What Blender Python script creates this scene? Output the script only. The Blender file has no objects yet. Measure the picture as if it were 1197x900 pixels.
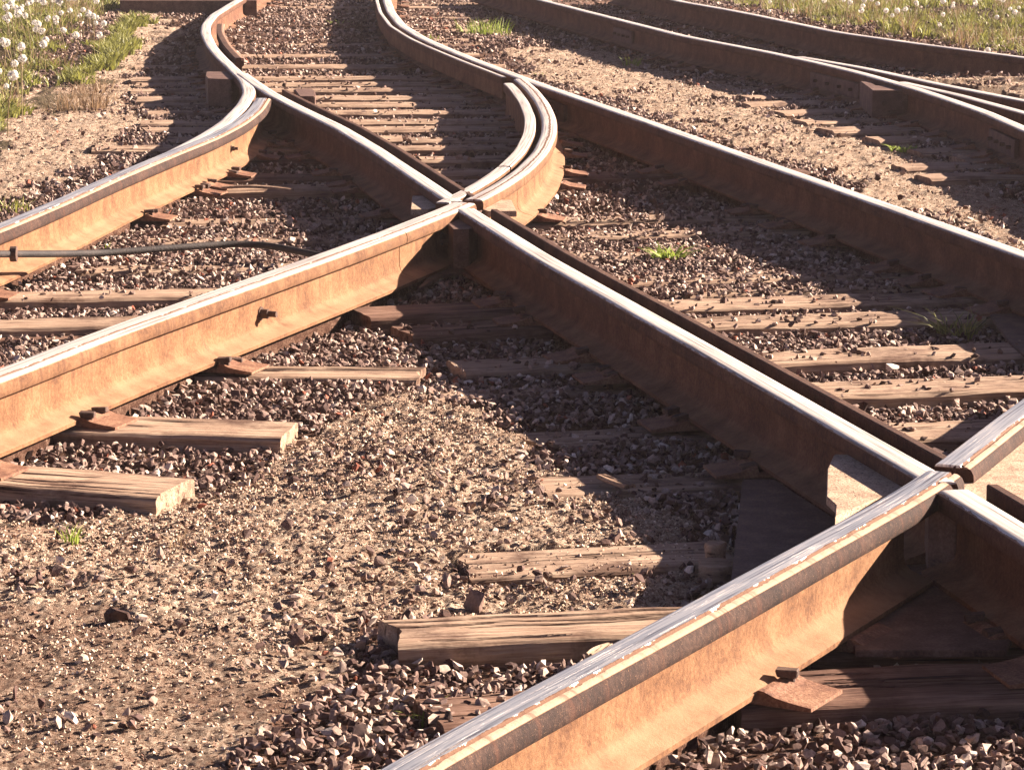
import bpy, bmesh, math, random
import numpy as np
from mathutils import Vector, Matrix

# ------------------------------------------------------------------ camera, light, exposure
SC = bpy.context.scene
COL = SC.collection
random.seed(7)
RNG = np.random.default_rng(11)
W0, H0, F0 = 1197.0, 900.0, 3600.0          # photograph size and focal length in its pixels
CAM_H = 1.543                                # eye above the sleeper tops
PITCH = math.atan(640.0 / F0)

cam_d = bpy.data.cameras.new("camera")
cam = bpy.data.objects.new("camera", cam_d)
COL.objects.link(cam)
cam.location = (0, 0, CAM_H)
cam.rotation_euler = (math.pi / 2 - PITCH, 0, 0)
cam_d.sensor_width = 36
cam_d.lens = F0 / W0 * 36
cam_d.clip_start = 0.1
cam_d.clip_end = 6000
cam_d.dof.use_dof = False
SC.camera = cam

SUN_EL, SUN_AZ = math.radians(23.5), math.radians(21)   # azimuth measured from +x towards +y
sun_d = bpy.data.lights.new("sun", 'SUN')
sun_d.energy = 5.0
sun_d.angle = math.radians(0.5)
sun_d.color = (1.0, 0.82, 0.67)
sun = bpy.data.objects.new("sun", sun_d)
COL.objects.link(sun)
sd = Vector((math.cos(SUN_EL) * math.cos(SUN_AZ), math.cos(SUN_EL) * math.sin(SUN_AZ), math.sin(SUN_EL)))
sun.rotation_euler = sd.to_track_quat('Z', 'Y').to_euler()
sun.location = (8, 10, 12)

wd = bpy.data.worlds.new("World")
SC.world = wd
wd.use_nodes = True
nt = wd.node_tree
nt.nodes.clear()
wo = nt.nodes.new('ShaderNodeOutputWorld')
bg = nt.nodes.new('ShaderNodeBackground')
sky = nt.nodes.new('ShaderNodeTexSky')
sky.sky_type = 'NISHITA'
sky.sun_disc = False
sky.sun_elevation = SUN_EL
sky.sun_rotation = math.pi / 2 - SUN_AZ
sky.air_density = 0.28
sky.dust_density = 0.4
sky.ozone_density = 0.3
bg.inputs[1].default_value = 0.05
tint = nt.nodes.new('ShaderNodeMix'); tint.data_type = 'RGBA'; tint.blend_type = 'MULTIPLY'
tint.inputs[0].default_value = 1.0; tint.inputs[7].default_value = (1.0, .76, .77, 1)     # warm evening air
nt.links.new(sky.outputs[0], tint.inputs[6]); nt.links.new(tint.outputs[2], bg.inputs[0])
nt.links.new(bg.outputs[0], wo.inputs[0])

SC.view_settings.view_transform = 'Standard'
SC.view_settings.look = 'None'
SC.view_settings.gamma = 1.0
SC.view_settings.exposure = 2.3
SC.view_settings.use_curve_mapping = False
SC.render.engine = 'CYCLES'
SC.cycles.max_bounces = 4
SC.cycles.diffuse_bounces = 1
SC.cycles.use_denoising = True

# ------------------------------------------------------------------ plan geometry helpers
def P(px, py, z=0.0):
    """the point of the horizontal plane z seen at photograph pixel (px, py)"""
    a = (px - W0 / 2) / F0
    b = (H0 / 2 - py) / F0
    dy = math.cos(PITCH) + b * math.sin(PITCH)
    dz = -math.sin(PITCH) + b * math.cos(PITCH)
    t = (z - CAM_H) / dz
    return (a * t, dy * t, z)

def PP(pts, z=0.0):
    return np.array([P(x, y, z)[:2] for x, y in pts])

def fr(x):
    return x - np.floor(x)

def hash2(i, j, k=0):
    return fr(np.sin(i * 127.1 + j * 311.7 + k * 74.7) * 43758.5453)

def vnoise(x, y, k=0):
    i, j = np.floor(x), np.floor(y)
    u, v = x - i, y - j
    u = u * u * (3 - 2 * u)
    v = v * v * (3 - 2 * v)
    a, b = hash2(i, j, k), hash2(i + 1, j, k)
    c, d = hash2(i, j + 1, k), hash2(i + 1, j + 1, k)
    return (a * (1 - u) + b * u) * (1 - v) + (c * (1 - u) + d * u) * v

def fbm(x, y, f, oct=4, k=0):
    s = 0; a = 0.5; n = 0
    for o in range(oct):
        s = s + a * vnoise(x * f, y * f, k + o * 3.1); n += a; a *= 0.5; f *= 2.03
    return s / n

def in_poly(x, y, poly):
    r = np.zeros(x.shape, bool)
    n = len(poly)
    for i in range(n):
        x0, y0 = poly[i]; x1, y1 = poly[(i + 1) % n]
        if y0 == y1: continue
        c = ((y0 > y) != (y1 > y)) & (x < (x1 - x0) * (y - y0) / (y1 - y0) + x0)
        r ^= c
    return r

def mesh_np(name, verts, faces, mat=None, smooth=False, attrs=None):
    """faces: (n,k) array"""
    me = bpy.data.meshes.new(name)
    verts = np.asarray(verts, dtype=np.float32); faces = np.asarray(faces, dtype=np.int32)
    n, k = faces.shape
    me.vertices.add(len(verts)); me.vertices.foreach_set('co', verts.ravel())
    me.loops.add(n * k); me.loops.foreach_set('vertex_index', faces.ravel())
    me.polygons.add(n)
    me.polygons.foreach_set('loop_start', np.arange(0, n * k, k, dtype=np.int32))
    me.polygons.foreach_set('loop_total', np.full(n, k, dtype=np.int32))
    me.polygons.foreach_set('use_smooth', np.full(n, smooth, dtype=bool))
    for an, av in (attrs or {}).items():
        at = me.attributes.new(an, 'FLOAT', 'POINT')
        at.data.foreach_set('value', np.asarray(av, dtype=np.float32))
    me.update(calc_edges=True)
    if mat: me.materials.append(mat)
    return me

def link(name, me, parent=None, loc=(0, 0, 0), rz=0.0):
    o = bpy.data.objects.new(name, me)
    COL.objects.link(o)
    o.location = loc; o.rotation_euler = (0, 0, rz)
    if parent is not None: o.parent = parent
    return o

def tag(o, label=None, cat=None, group=None, kind=None):
    if label: o['label'] = label
    if cat: o['category'] = cat
    if group: o['group'] = group
    if kind: o['kind'] = kind
    return o

def bm_mesh(name, bm, mat, smooth_angle=None):
    me = bpy.data.meshes.new(name)
    bmesh.ops.recalc_face_normals(bm, faces=bm.faces)
    bm.to_mesh(me); bm.free()
    if mat: me.materials.append(mat)
    if smooth_angle is not None:
        me.polygons.foreach_set('use_smooth', np.ones(len(me.polygons), bool))
        me.set_sharp_from_angle(angle=math.radians(smooth_angle))
    return me

# ------------------------------------------------------------------ materials
def new_mat(name):
    m = bpy.data.materials.new(name); m.use_nodes = True
    t = m.node_tree
    for n in list(t.nodes): t.nodes.remove(n)
    out = t.nodes.new('ShaderNodeOutputMaterial')
    b = t.nodes.new('ShaderNodeBsdfPrincipled')
    t.links.new(b.outputs[0], out.inputs[0])
    return m, t, b

class N:
    """small node helper"""
    def __init__(s, t): s.t = t
    def n(s, typ, **kw):
        x = s.t.nodes.new(typ)
        for k, v in kw.items(): setattr(x, k, v)
        return x
    def l(s, a, b): s.t.links.new(a, b)
    def coord(s, which='Object'):
        return s.n('ShaderNodeTexCoord').outputs[which]
    def pos(s): return s.n('ShaderNodeNewGeometry').outputs['Position']
    def attr(s, name):
        a = s.n('ShaderNodeAttribute'); a.attribute_name = name; return a.outputs['Fac']
    def mapping(s, v, scale):
        m = s.n('ShaderNodeMapping'); s.l(v, m.inputs[0]); m.inputs['Scale'].default_value = scale
        return m.outputs[0]
    def noise(s, v, scale, detail=4, rough=0.6, col=False):
        x = s.n('ShaderNodeTexNoise'); s.l(v, x.inputs['Vector'])
        x.inputs['Scale'].default_value = scale; x.inputs['Detail'].default_value = detail
        x.inputs['Roughness'].default_value = rough
        return x.outputs['Color' if col else 'Fac']
    def ramp(s, f, stops, interp='LINEAR'):
        r = s.n('ShaderNodeValToRGB'); s.l(f, r.inputs[0])
        e = r.color_ramp.elements
        while len(e) < len(stops): e.new(0.5)
        for i, (p, c) in enumerate(stops):
            e[i].position = p
            e[i].color = (c, c, c, 1) if not isinstance(c, tuple) else (*c, 1)
        r.color_ramp.interpolation = interp
        return r.outputs[0]
    def math(s, op, a, b=0.0, c=None):
        m = s.n('ShaderNodeMath', operation=op)
        for i, v in enumerate((a, b) if c is None else (a, b, c)):
            if isinstance(v, (int, float)): m.inputs[i].default_value = v
            else: s.l(v, m.inputs[i])
        return m.outputs[0]
    def mix(s, f, a, b):
        m = s.n('ShaderNodeMix', data_type='RGBA')
        for k, v in ((0, f), (6, a), (7, b)):
            if isinstance(v, (int, float)): m.inputs[k].default_value = v
            elif isinstance(v, tuple): m.inputs[k].default_value = (*v, 1)
            else: s.l(v, m.inputs[k])
        return m.outputs[2]
    def bump(s, h, dist, strength=1.0, prev=None):
        b = s.n('ShaderNodeBump'); s.l(h, b.inputs['Height'])
        b.inputs['Distance'].default_value = dist; b.inputs['Strength'].default_value = strength
        if prev is not None: s.l(prev, b.inputs['Normal'])
        return b.outputs[0]

def rail_material(name, band=(-0.034, 0.034), rust=((.095, .042, .020), (.175, .086, .040), (.245, .135, .068)), pol=0.95, side=.35, metal=.5, pale=.4, dust=1.0, lines=(), lit_rim=None, warm=0.0):
    """rust all over; the running surface is worn bright between the lateral limits band"""
    m, t, b = new_mat(name); q = N(t)
    pos = q.pos(); lat = q.attr('lat'); hz = q.attr('hgt'); s = q.attr('along')
    n1 = q.noise(pos, 9, 5, .65); n2 = q.noise(pos, 90, 4, .7); n3 = q.noise(pos, 420, 2, .6)
    base = q.ramp(q.math('ADD', q.math('MULTIPLY', n1, .55), q.math('MULTIPLY', n2, .45)),
                  [(0.38, rust[0]), (0.5, rust[1]), (0.63, rust[2])])
    pits = q.ramp(n3, [(0.30, 0.0), (0.37, 1.0)])
    base = q.mix(q.math('SUBTRACT', 1.0, pits), base, (.05, .022, .016))
    # dust on surfaces that face up below the head
    nz = q.n('ShaderNodeSeparateXYZ'); q.l(q.n('ShaderNodeNewGeometry').outputs['Normal'], nz.inputs[0])
    up = q.math('MULTIPLY', q.ramp(nz.outputs[2], [(0.45, 0.0), (0.9, 1.0)]), q.ramp(n1, [(0.30, 0.25), (0.62, .85)]))
    up = q.math('MULTIPLY', up, dust)
    base = q.mix(up, base, (.27, .165, .095))
    # streaks of the polished band
    cmb = q.n('ShaderNodeCombineXYZ'); q.l(q.math('MULTIPLY', s, 1.6), cmb.inputs[0]); q.l(q.math('MULTIPLY', lat, 140.0), cmb.inputs[1])
    st = q.noise(cmb.outputs[0], 1.0, 4, .6)
    edge = q.math('MULTIPLY', q.math('SUBTRACT', q.noise(pos, 16, 5, .7), .5), .020)
    la = q.math('ADD', lat, edge)
    lo = q.math('GREATER_THAN', la, band[0]); hi = q.math('LESS_THAN', la, band[1])
    mask = q.math('MULTIPLY', q.math('MULTIPLY', lo, hi), q.math('GREATER_THAN', hz, .1722))
    patch = q.ramp(q.noise(cmb.outputs[0], 2.2, 5, .7), [(0.33, 0.25), (0.42, 1.0)])
    mask = q.math('MULTIPLY', q.math('MULTIPLY', mask, patch), pol)
    steel = q.ramp(st, [(0.36, (.13, .12, .13)), (0.43, (.36, .38, .40)), (0.52, (.55, .56, .56)), (0.64, (.74, .72, .68))])
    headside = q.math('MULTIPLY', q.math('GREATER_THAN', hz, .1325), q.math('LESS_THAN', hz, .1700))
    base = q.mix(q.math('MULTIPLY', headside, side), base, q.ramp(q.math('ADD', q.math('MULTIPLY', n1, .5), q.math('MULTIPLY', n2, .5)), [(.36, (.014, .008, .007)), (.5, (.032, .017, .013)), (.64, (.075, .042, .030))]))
    base = q.mix(q.math('MULTIPLY', q.math('MULTIPLY', q.math('GREATER_THAN', hz, .1705), q.math('LESS_THAN', q.math('ABSOLUTE', lat), .048)), pale), base, (.42, .33, .25))
    if lit_rim:  # sunlit far edge of the guard bar, painted as a paler colour
        rm = q.math('MULTIPLY', q.math('GREATER_THAN', lat, lit_rim), q.math('GREATER_THAN', hz, .160))
        base = q.mix(q.math('MULTIPLY', rm, .85), base, (.34, .21, .145))
    if lines:
        ln = q.math('MULTIPLY', q.math('GREATER_THAN', la, lines[0]), q.math('LESS_THAN', la, lines[1]))
        ln = q.math('MULTIPLY', ln, q.math('GREATER_THAN', hz, .168))
        base = q.mix(q.math('MULTIPLY', ln, .9), base, (.11, .05, .028))
        mask = q.math('MULTIPLY', mask, q.math('SUBTRACT', 1.0, ln))
    steel = q.mix(warm, steel, q.ramp(st, [(0.36, (.26, .22, .19)), (0.45, (.56, .50, .43)), (0.6, (.74, .68, .59))]))
    # grease and scale blotches and vertical rust runs
    gb = q.ramp(q.noise(pos, 5.0, 6, .75), [(0.60, 0.0), (0.70, .45)])
    base = q.mix(gb, base, (.045, .024, .018))
    cr = q.n('ShaderNodeCombineXYZ'); q.l(q.math('MULTIPLY', s, 34.0), cr.inputs[0]); q.l(q.math('MULTIPLY', hz, 3.0), cr.inputs[1])
    run = q.math('MULTIPLY', q.ramp(q.noise(cr.outputs[0], 1.0, 4, .65), [(0.52, 0.0), (0.66, .55)]), q.ramp(hz, [(.03, 0.0), (.12, 1.0)]))
    base = q.mix(run, base, (.075, .030, .018))
    base = q.mix(q.ramp(n3, [(0.64, 0.0), (0.72, .55)]), base, (.34, .20, .11))
    col = q.mix(mask, base, steel)
    q.l(col, b.inputs['Base Color']); q.l(q.math('MULTIPLY', mask, metal), b.inputs['Metallic'])
    rr = q.math('ADD', q.math('MULTIPLY', mask, -.42), .82)
    rr = q.math('ADD', rr, q.math('MULTIPLY', st, .08))
    q.l(rr, b.inputs['Roughness'])
    b.inputs['Specular IOR Level'].default_value = .2
    hgt = q.math('MULTIPLY', q.math('ADD', n2, q.math('MULTIPLY', n3, .6)), q.math('SUBTRACT', 1.0, q.math('MULTIPLY', mask, .85)))
    q.l(q.bump(hgt, .0022, .8), b.inputs['Normal'])
    return m

M = {}
M['rail_bright'] = rail_material('steel_rail_bright', (-.0345, .0345), rust=((.055, .022, .014), (.115, .050, .028), (.19, .095, .052)), dust=.5, warm=.75, metal=.28)  # dark-brown rust, deepened in colour to imitate the rails' shaded sides
M['rail_lip'] = rail_material('steel_rail_lip', (-.037, .018), side=1.0, metal=.85, pale=.6, lines=(.0185, .027))
M['rail_mottled'] = rail_material('steel_rail_mottled', (-.050, .034), pol=.75, warm=.35, pale=.7, side=.2, lines=(-.001, .008))
M['guard'] = rail_material('steel_guard_rusty', (5, 6), rust=((.022, .010, .009), (.048, .021, .016), (.085, .042, .03)), pale=0.0, dust=.12, side=0, lit_rim=.0092)
M['guard_pale'] = rail_material('steel_guard_worn', (-.03, .03), pol=.75, warm=.5, metal=.35)

def plate_material(name, c0, c1, c2, crumbs=.0):
    m, t, b = new_mat(name); q = N(t); pos = q.pos()
    n1 = q.noise(pos, 14, 5, .7); n2 = q.noise(pos, 160, 3, .6)
    c = q.ramp(q.math('ADD', q.math('MULTIPLY', n1, .6), q.math('MULTIPLY', n2, .4)), [(0.36, c0), (0.5, c1), (0.66, c2)])
    if crumbs:
        c = q.mix(q.ramp(q.noise(pos, 210, 2, .5), [(crumbs, 1.0), (crumbs + .03, 0.0)]), c, (.06, .03, .02))
    q.l(c, b.inputs['Base Color']); b.inputs['Roughness'].default_value = .75
    b.inputs['Specular IOR Level'].default_value = .3
    q.l(q.bump(q.math('ADD', n1, n2), .003, .7), b.inputs['Normal'])
    return m
M['plate'] = plate_material('dusty_steel_plate', (.20, .13, .09), (.40, .29, .20), (.54, .42, .31), .36)
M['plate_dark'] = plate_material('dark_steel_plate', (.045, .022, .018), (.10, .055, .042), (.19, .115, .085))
M['plate_rust'] = plate_material('rusty_tie_plate', (.08, .034, .022), (.18, .085, .05), (.32, .19, .115))
M['spike'] = plate_material('dark_spike_iron', (.03, .018, .015), (.07, .04, .03), (.13, .075, .05))
M['cable'] = plate_material('black_rod', (.012, .010, .010), (.022, .018, .018), (.05, .035, .03))

def wood_material(name, dark, mid, light):
    m, t, b = new_mat(name); q = N(t)
    oc = q.coord('Object'); oi = q.n('ShaderNodeObjectInfo')
    add = q.n('ShaderNodeVectorMath', operation='ADD'); q.l(oc, add.inputs[0])
    sc = q.n('ShaderNodeVectorMath', operation='SCALE'); q.l(oi.outputs['Location'], sc.inputs[0]); sc.inputs['Scale'].default_value = 3.7
    q.l(sc.outputs[0], add.inputs[1])
    v = add.outputs[0]
    g1 = q.noise(q.mapping(v, (2.2, 46, 46)), 1.0, 5, .65)
    g2 = q.noise(q.mapping(v, (9, 230, 230)), 1.0, 3, .6)
    g3 = q.noise(v, 7, 4, .6)
    f = q.math('ADD', q.math('MULTIPLY', g1, .5), q.math('ADD', q.math('MULTIPLY', g2, .28), q.math('MULTIPLY', g3, .22)))
    c = q.ramp(f, [(0.36, dark), (0.48, mid), (0.63, light)])
    crack = q.ramp(g1, [(0.33, 1.0), (0.375, 0.0)])
    c = q.mix(crack, c, (.03, .014, .011))
    c = q.mix(q.attr('crack'), c, (.02, .009, .007))
    stain = q.ramp(q.noise(v, 3.2, 6, .75), [(0.50, 0.0), (0.64, .8)])
    c = q.mix(stain, c, (.07, .032, .022))
    q.l(c, b.inputs['Base Color']); b.inputs['Roughness'].default_value = .88
    b.inputs['Specular IOR Level'].default_value = .2
    h = q.math('ADD', q.math('MULTIPLY', g1, 1.0), q.math('MULTIPLY', g2, .4))
    q.l(q.bump(h, .009, .9), b.inputs['Normal'])
    return m
M['wood'] = wood_material('weathered_wood', (.10, .052, .038), (.29, .195, .135), (.48, .36, .26))
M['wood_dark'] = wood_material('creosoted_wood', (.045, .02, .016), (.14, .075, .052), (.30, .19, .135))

def ground_material():
    m, t, b = new_mat('dirt_ground'); q = N(t); pos = q.pos()
    sand = q.attr('sand'); grn = q.attr('soil')
    n0 = q.noise(pos, 2.3, 5, .6); n1 = q.noise(pos, 26, 5, .75); n2 = q.noise(pos, 170, 4, .75); n3 = q.noise(pos, 620, 2, .7)
    f = q.math('ADD', q.math('MULTIPLY', n1, .35), q.math('ADD', q.math('MULTIPLY', n2, .4), q.math('MULTIPLY', n3, .25)))
    light = q.ramp(f, [(0.38, (.06, .028, .02)), (0.445, (.23, .13, .09)), (0.51, (.54, .40, .29)), (0.60, (.78, .66, .53))])
    dark = q.ramp(f, [(0.38, (.04, .018, .013)), (0.5, (.13, .065, .045)), (0.62, (.38, .25, .18))])
    msk = q.ramp(q.math('ADD', sand, q.math('MULTIPLY', q.math('SUBTRACT', n0, .5), 1.1)), [(0.42, 0.0), (0.85, 1.0)])
    c = q.mix(msk, dark, light)
    c = q.mix(q.ramp(grn, [(0.3, 0.0), (0.8, .85)]), c, (.06, .05, .022))
    q.l(c, b.inputs['Base Color']); b.inputs['Roughness'].default_value = .95
    b.inputs['Specular IOR Level'].default_value = .1
    n = q.bump(n1, .02, .9)
    n = q.bump(n2, .016, 1.0, n)
    q.l(q.bump(n3, .006, 1.0, n), b.inputs['Normal'])
    return m
M['ground'] = ground_material()

def stone_material(name, stops, tone='tone'):
    m, t, b = new_mat(name); q = N(t); pos = q.pos()
    a = q.attr(tone)
    c = q.ramp(a, stops)
    n = q.noise(pos, 150, 4, .7)
    c2 = q.n('ShaderNodeMix', data_type='RGBA', blend_type='MULTIPLY'); c2.inputs[0].default_value = .8
    q.l(c, c2.inputs[6]); q.l(q.ramp(n, [(0.3, (.45, .40, .38)), (.65, (1.25, 1.2, 1.15))]), c2.inputs[7])
    q.l(c2.outputs[2], b.inputs['Base Color']); b.inputs['Roughness'].default_value = .8
    b.inputs['Specular IOR Level'].default_value = .3
    q.l(q.bump(n, .002, .6), b.inputs['Normal'])
    return m
M['stone'] = stone_material('crushed_stone', [(0.0, (.03, .014, .012)), (.3, (.10, .055, .045)), (.52, (.26, .185, .155)), (.74, (.48, .39, .33)), (.93, (.70, .64, .57)), (1.0, (.26, .085, .05))])
M['crumb'] = stone_material('dirt_crumbs', [(0.0, (.04, .018, .013)), (.3, (.20, .115, .08)), (.6, (.50, .37, .27)), (1.0, (.80, .68, .55))])

def leaf_material(name, c0, c1, trans=.35):
    m, t, b = new_mat(name); q = N(t)
    a = q.attr('tone')
    q.l(q.ramp(a, [(0.0, c0), (1.0, c1)]), b.inputs['Base Color'])
    b.inputs['Roughness'].default_value = .6
    tr = q.n('ShaderNodeBsdfTranslucent'); q.l(q.ramp(a, [(0.0, c0), (1.0, c1)]), tr.inputs[0])
    mx = q.n('ShaderNodeMixShader'); mx.inputs[0].default_value = trans
    out = [n for n in t.nodes if n.type == 'OUTPUT_MATERIAL'][0]
    q.l(b.outputs[0], mx.inputs[1]); q.l(tr.outputs[0], mx.inputs[2]); q.l(mx.outputs[0], out.inputs[0])
    return m
M['grass'] = leaf_material('grass_blades', (.04, .05, .014), (.36, .36, .08))
M['weed'] = leaf_material('weed_leaves', (.14, .20, .03), (.36, .44, .08))
M['dry'] = leaf_material('dry_grass', (.14, .08, .045), (.36, .25, .14))
M['stem'] = leaf_material('dandelion_stem', (.22, .15, .07), (.36, .28, .12), .3)
M['puff'] = leaf_material('dandelion_down', (.72, .68, .60), (.85, .82, .75), .4)

# ------------------------------------------------------------------ rail lines (plan, from the rail head plane)
ZT = 0.188
def line(pts, z=ZT, step=.05, smooth=.5):
    p = PP(pts, z)
    if p[0][1] > p[-1][1]: p = p[::-1]
    d = np.r_[0, np.cumsum(np.hypot(*np.diff(p, axis=0).T))]
    s = np.arange(0, d[-1], step)
    # centripetal Catmull-like: interpolate, then smooth
    x = np.interp(s, d, p[:, 0]); y = np.interp(s, d, p[:, 1])
    k = int(smooth / step)
    if k > 1:
        w = np.hanning(2 * k + 1); w /= w.sum()
        def sm(a):
            pre = 2 * a[0] - a[k:0:-1]; post = 2 * a[-1] - a[-2:-k - 2:-1]
            return np.convolve(np.r_[pre, a, post], w, 'valid')
        x, y = sm(x), sm(y)
    return np.c_[x, y]

def arclen(p): return np.r_[0, np.cumsum(np.hypot(*np.diff(p, axis=0).T))]
def frames(p):
    t = np.gradient(p, axis=0); t /= np.linalg.norm(t, axis=1)[:, None]
    return t, np.c_[t[:, 1], -t[:, 0]]          # tangent, right-hand side
def offset(p, d): return p + frames(p)[1] * d
def cross(p, q):
    """arc lengths on p and q where they cross, and |sin| of the angle"""
    dm = np.linalg.norm(p[:, None, :] - q[None, :, :], axis=2)
    i, j = np.unravel_index(dm.argmin(), dm.shape)
    tp, tq = frames(p)[0][i], frames(q)[0][j]
    return arclen(p)[i], arclen(q)[j], abs(tp[0] * tq[1] - tp[1] * tq[0])
def s_at_y(p, y):
    return float(np.interp(y, p[:, 1], arclen(p)))
def s_at_px(p, px, py, z=ZT):
    w = np.array(P(px, py, z)[:2]); return arclen(p)[np.linalg.norm(p - w, axis=1).argmin()]
def cut(p, s0, s1):
    a = arclen(p); s = np.arange(s0, s1, .05); s = np.r_[s[s < s1 - .01], s1]
    return np.c_[np.interp(s, a, p[:, 0]), np.interp(s, a, p[:, 1])], s

def sym(half):
    return [(x, z) for x, z in half] + [(-x, z) for x, z in half[::-1] if x > 1e-6]
LOWER = [(.075, 0), (.075, .010), (.066, .0145), (.040, .022), (.024, .029), (.014, .040), (.0095, .056), (.009, .085), (.0095, .118), (.0098, .129)]
HEAD = [(.0098, .129), (.0355, .1345), (.0385, .138), (.0395, .148), (.039, .163), (.0362, .1715), (.031, .1762), (.020, .1777), (0, .178)]
PROF = {
    'normal': sym(LOWER + HEAD[1:]),
    'head': sym(HEAD),
    'lower': sym(LOWER),
    'lip': LOWER + [(.046, .133), (.0495, .137), (.0505, .146), (.0495, .157), (.044, .168), (.034, .1745), (.027, .1757), (.0235, .1722), (.0215, .1722), (.019, .1775), (-.028, .178), (-.036, .1755), (-.0405, .168), (-.041, .142), (-.036, .134)] + [(-x, z) for x, z in LOWER[::-1]],
    'lip_head': [(.0098, .129), (.046, .133), (.0495, .137), (.0505, .146), (.0495, .157), (.044, .168), (.034, .1745), (.027, .1757), (.0235, .1722), (.0215, .1722), (.019, .1775), (-.028, .178), (-.036, .1755), (-.0405, .168), (-.041, .142), (-.036, .134), (-.0098, .129)],
    'wide': LOWER + [(.036, .134), (.039, .141), (.0385, .158), (.035, .1695), (.028, .1745), (.008, .177), (.005, .1745), (.003, .1745), (0, .177), (-.048, .178), (-.056, .172), (-.058, .15), (-.05, .136)] + [(-x, z) for x, z in LOWER[::-1]],
    'guard': [(.010, .05), (.010, .120), (.0135, .128), (.0135, .1745), (.0100, .1775), (-.0100, .178), (-.0135, .1755), (-.0135, .128), (-.010, .120), (-.010, .05)],
    'guard_tall': sym([(.020, .0), (.014, .03), (.014, .120), (.026, .130), (.0275, .134), (.0275, .170), (.0245, .1765), (.012, .1778), (0, .178)]),
}
PROF['wide_head'] = [(.0098, .129)] + PROF['wide'][len(LOWER):-len(LOWER)] + [(-.0098, .129)]

def sweep(p, prof, z0=.010, dz=0.0, s_arr=None, base=0):
    """vertices / quads / attributes for a profile swept along p"""
    t, r = frames(p)
    pr = np.array(prof); k = len(pr); n = len(p)
    s = arclen(p) if s_arr is None else s_arr
    wob = (vnoise(s * .9, s * 0 + 3.3) - .5) * .0015
    V = np.zeros((n, k, 3))
    V[:, :, 0] = p[:, None, 0] + r[:, None, 0] * pr[None, :, 0]
    V[:, :, 1] = p[:, None, 1] + r[:, None, 1] * pr[None, :, 0]
    V[:, :, 2] = pr[None, :, 1] + z0 + dz + wob[:, None]
    i = np.arange(n - 1)[:, None] * k; j = np.arange(k)[None, :]; j2 = (j + 1) % k
    Q = np.stack([i + j, i + j2, i + k + j2, i + k + j], -1).reshape(-1, 4)
    lat = np.tile(pr[:, 0], n); hgt = np.tile(pr[:, 1], n); al = np.repeat(s, k)
    caps = [list(range(k))[::-1], list(range((n - 1) * k, n * k))]
    return V.reshape(-1, 3), Q, lat, hgt, al, caps

def rail_mesh(name, pieces, mat, smooth=35):
    vs, fs, la, hg, al = [], [], [], [], []
    caps = []; off = 0
    for (p, s, prof, dz) in pieces:
        V, Q, l_, h_, a_, c_ = sweep(p, prof, dz=dz, s_arr=s)
        vs.append(V); fs += [tuple(int(x) + off for x in q) for q in Q]
        caps += [tuple(x + off for x in c) for c in c_]
        la.append(l_); hg.append(h_); al.append(a_); off += len(V)
    me = bpy.data.meshes.new(name)
    me.from_pydata([tuple(v) for v in np.concatenate(vs)], [], fs + caps)
    for n_, a in (('lat', la), ('hgt', hg), ('along', al)):
        at = me.attributes.new(n_, 'FLOAT', 'POINT'); at.data.foreach_set('value', np.concatenate(a).astype(np.float32))
    me.update()
    bm = bmesh.new(); bm.from_mesh(me); bmesh.ops.recalc_face_normals(bm, faces=bm.faces); bm.to_mesh(me); bm.free()
    me.polygons.foreach_set('use_smooth', np.ones(len(me.polygons), bool))
    me.set_sharp_from_angle(angle=math.radians(smooth))
    me.materials.append(mat)
    return me

A = line([(1330, 706), (1197, 622), (1092, 558), (1060, 540), (797, 391), (635, 300), (540, 241), (440, 174), (398, 149), (350, 126), (317, 109), (300, 98), (283, 86)], smooth=.35)
B = line([(250, 1042), (480, 893), (800, 722), (1085, 566), (1197, 478), (1330, 384)], smooth=.6)
C = line([(-140, 490), (0, 440), (133, 388), (270, 340), (400, 294), (470, 268), (540, 240), (580, 220), (610, 200), (632, 178), (642, 156), (642, 138), (634, 120), (621, 104), (607, 92)], smooth=.5)
D = line([(-140, 318), (0, 265), (67, 237), (133, 207), (200, 179), (250, 159), (280, 143), (299, 128), (308, 114)], smooth=.4)
WL = line([(112, 217), (150, 200.5), (200, 178), (240, 157.5), (264, 142), (284, 122), (292, 107), (287, 93), (273, 80), (258, 66), (247, 53), (240, 38), (241, 28), (250, 17), (265, 8), (283, -3), (320, -28)], smooth=.5)
E = line([(1450, 386), (1197, 297), (1000, 227), (797, 156), (700, 122), (650, 105), (608, 90), (560, 72), (525, 58), (495, 45), (470, 30), (457, 14), (452, 0), (456, -26)], smooth=.5)
F1 = line([(560, -20), (633, 0), (700, 17), (799, 42), (900, 61), (999, 83), (1074, 104), (1148, 129), (1197, 150), (1330, 208)], smooth=.5)
F1b = line([(935, 66), (1010, 79), (1098, 98), (1197, 117), (1350, 146)], smooth=.5)
F1c = line([(1052, 95), (1123, 111), (1197, 131), (1350, 170)], smooth=.3)
F2 = line([(720, -18), (797, 2), (850, 11), (900, 21), (982, 38), (1074, 51), (1197, 67), (1380, 92)], smooth=.5)
ALL_LINES = [A, B, C, D, WL, E, F1, F1b, F2]

sA_B, sB_A, sinAB = cross(A, B)
sA_C, sC_A, sinAC = cross(A, C)
LEN = {id(p): arclen(p)[-1] for p in ALL_LINES + [F1c]}
endA = LEN[id(A)]; endB = LEN[id(B)]; endC = LEN[id(C)]; endD = LEN[id(D)]; endE = LEN[id(E)]

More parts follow.
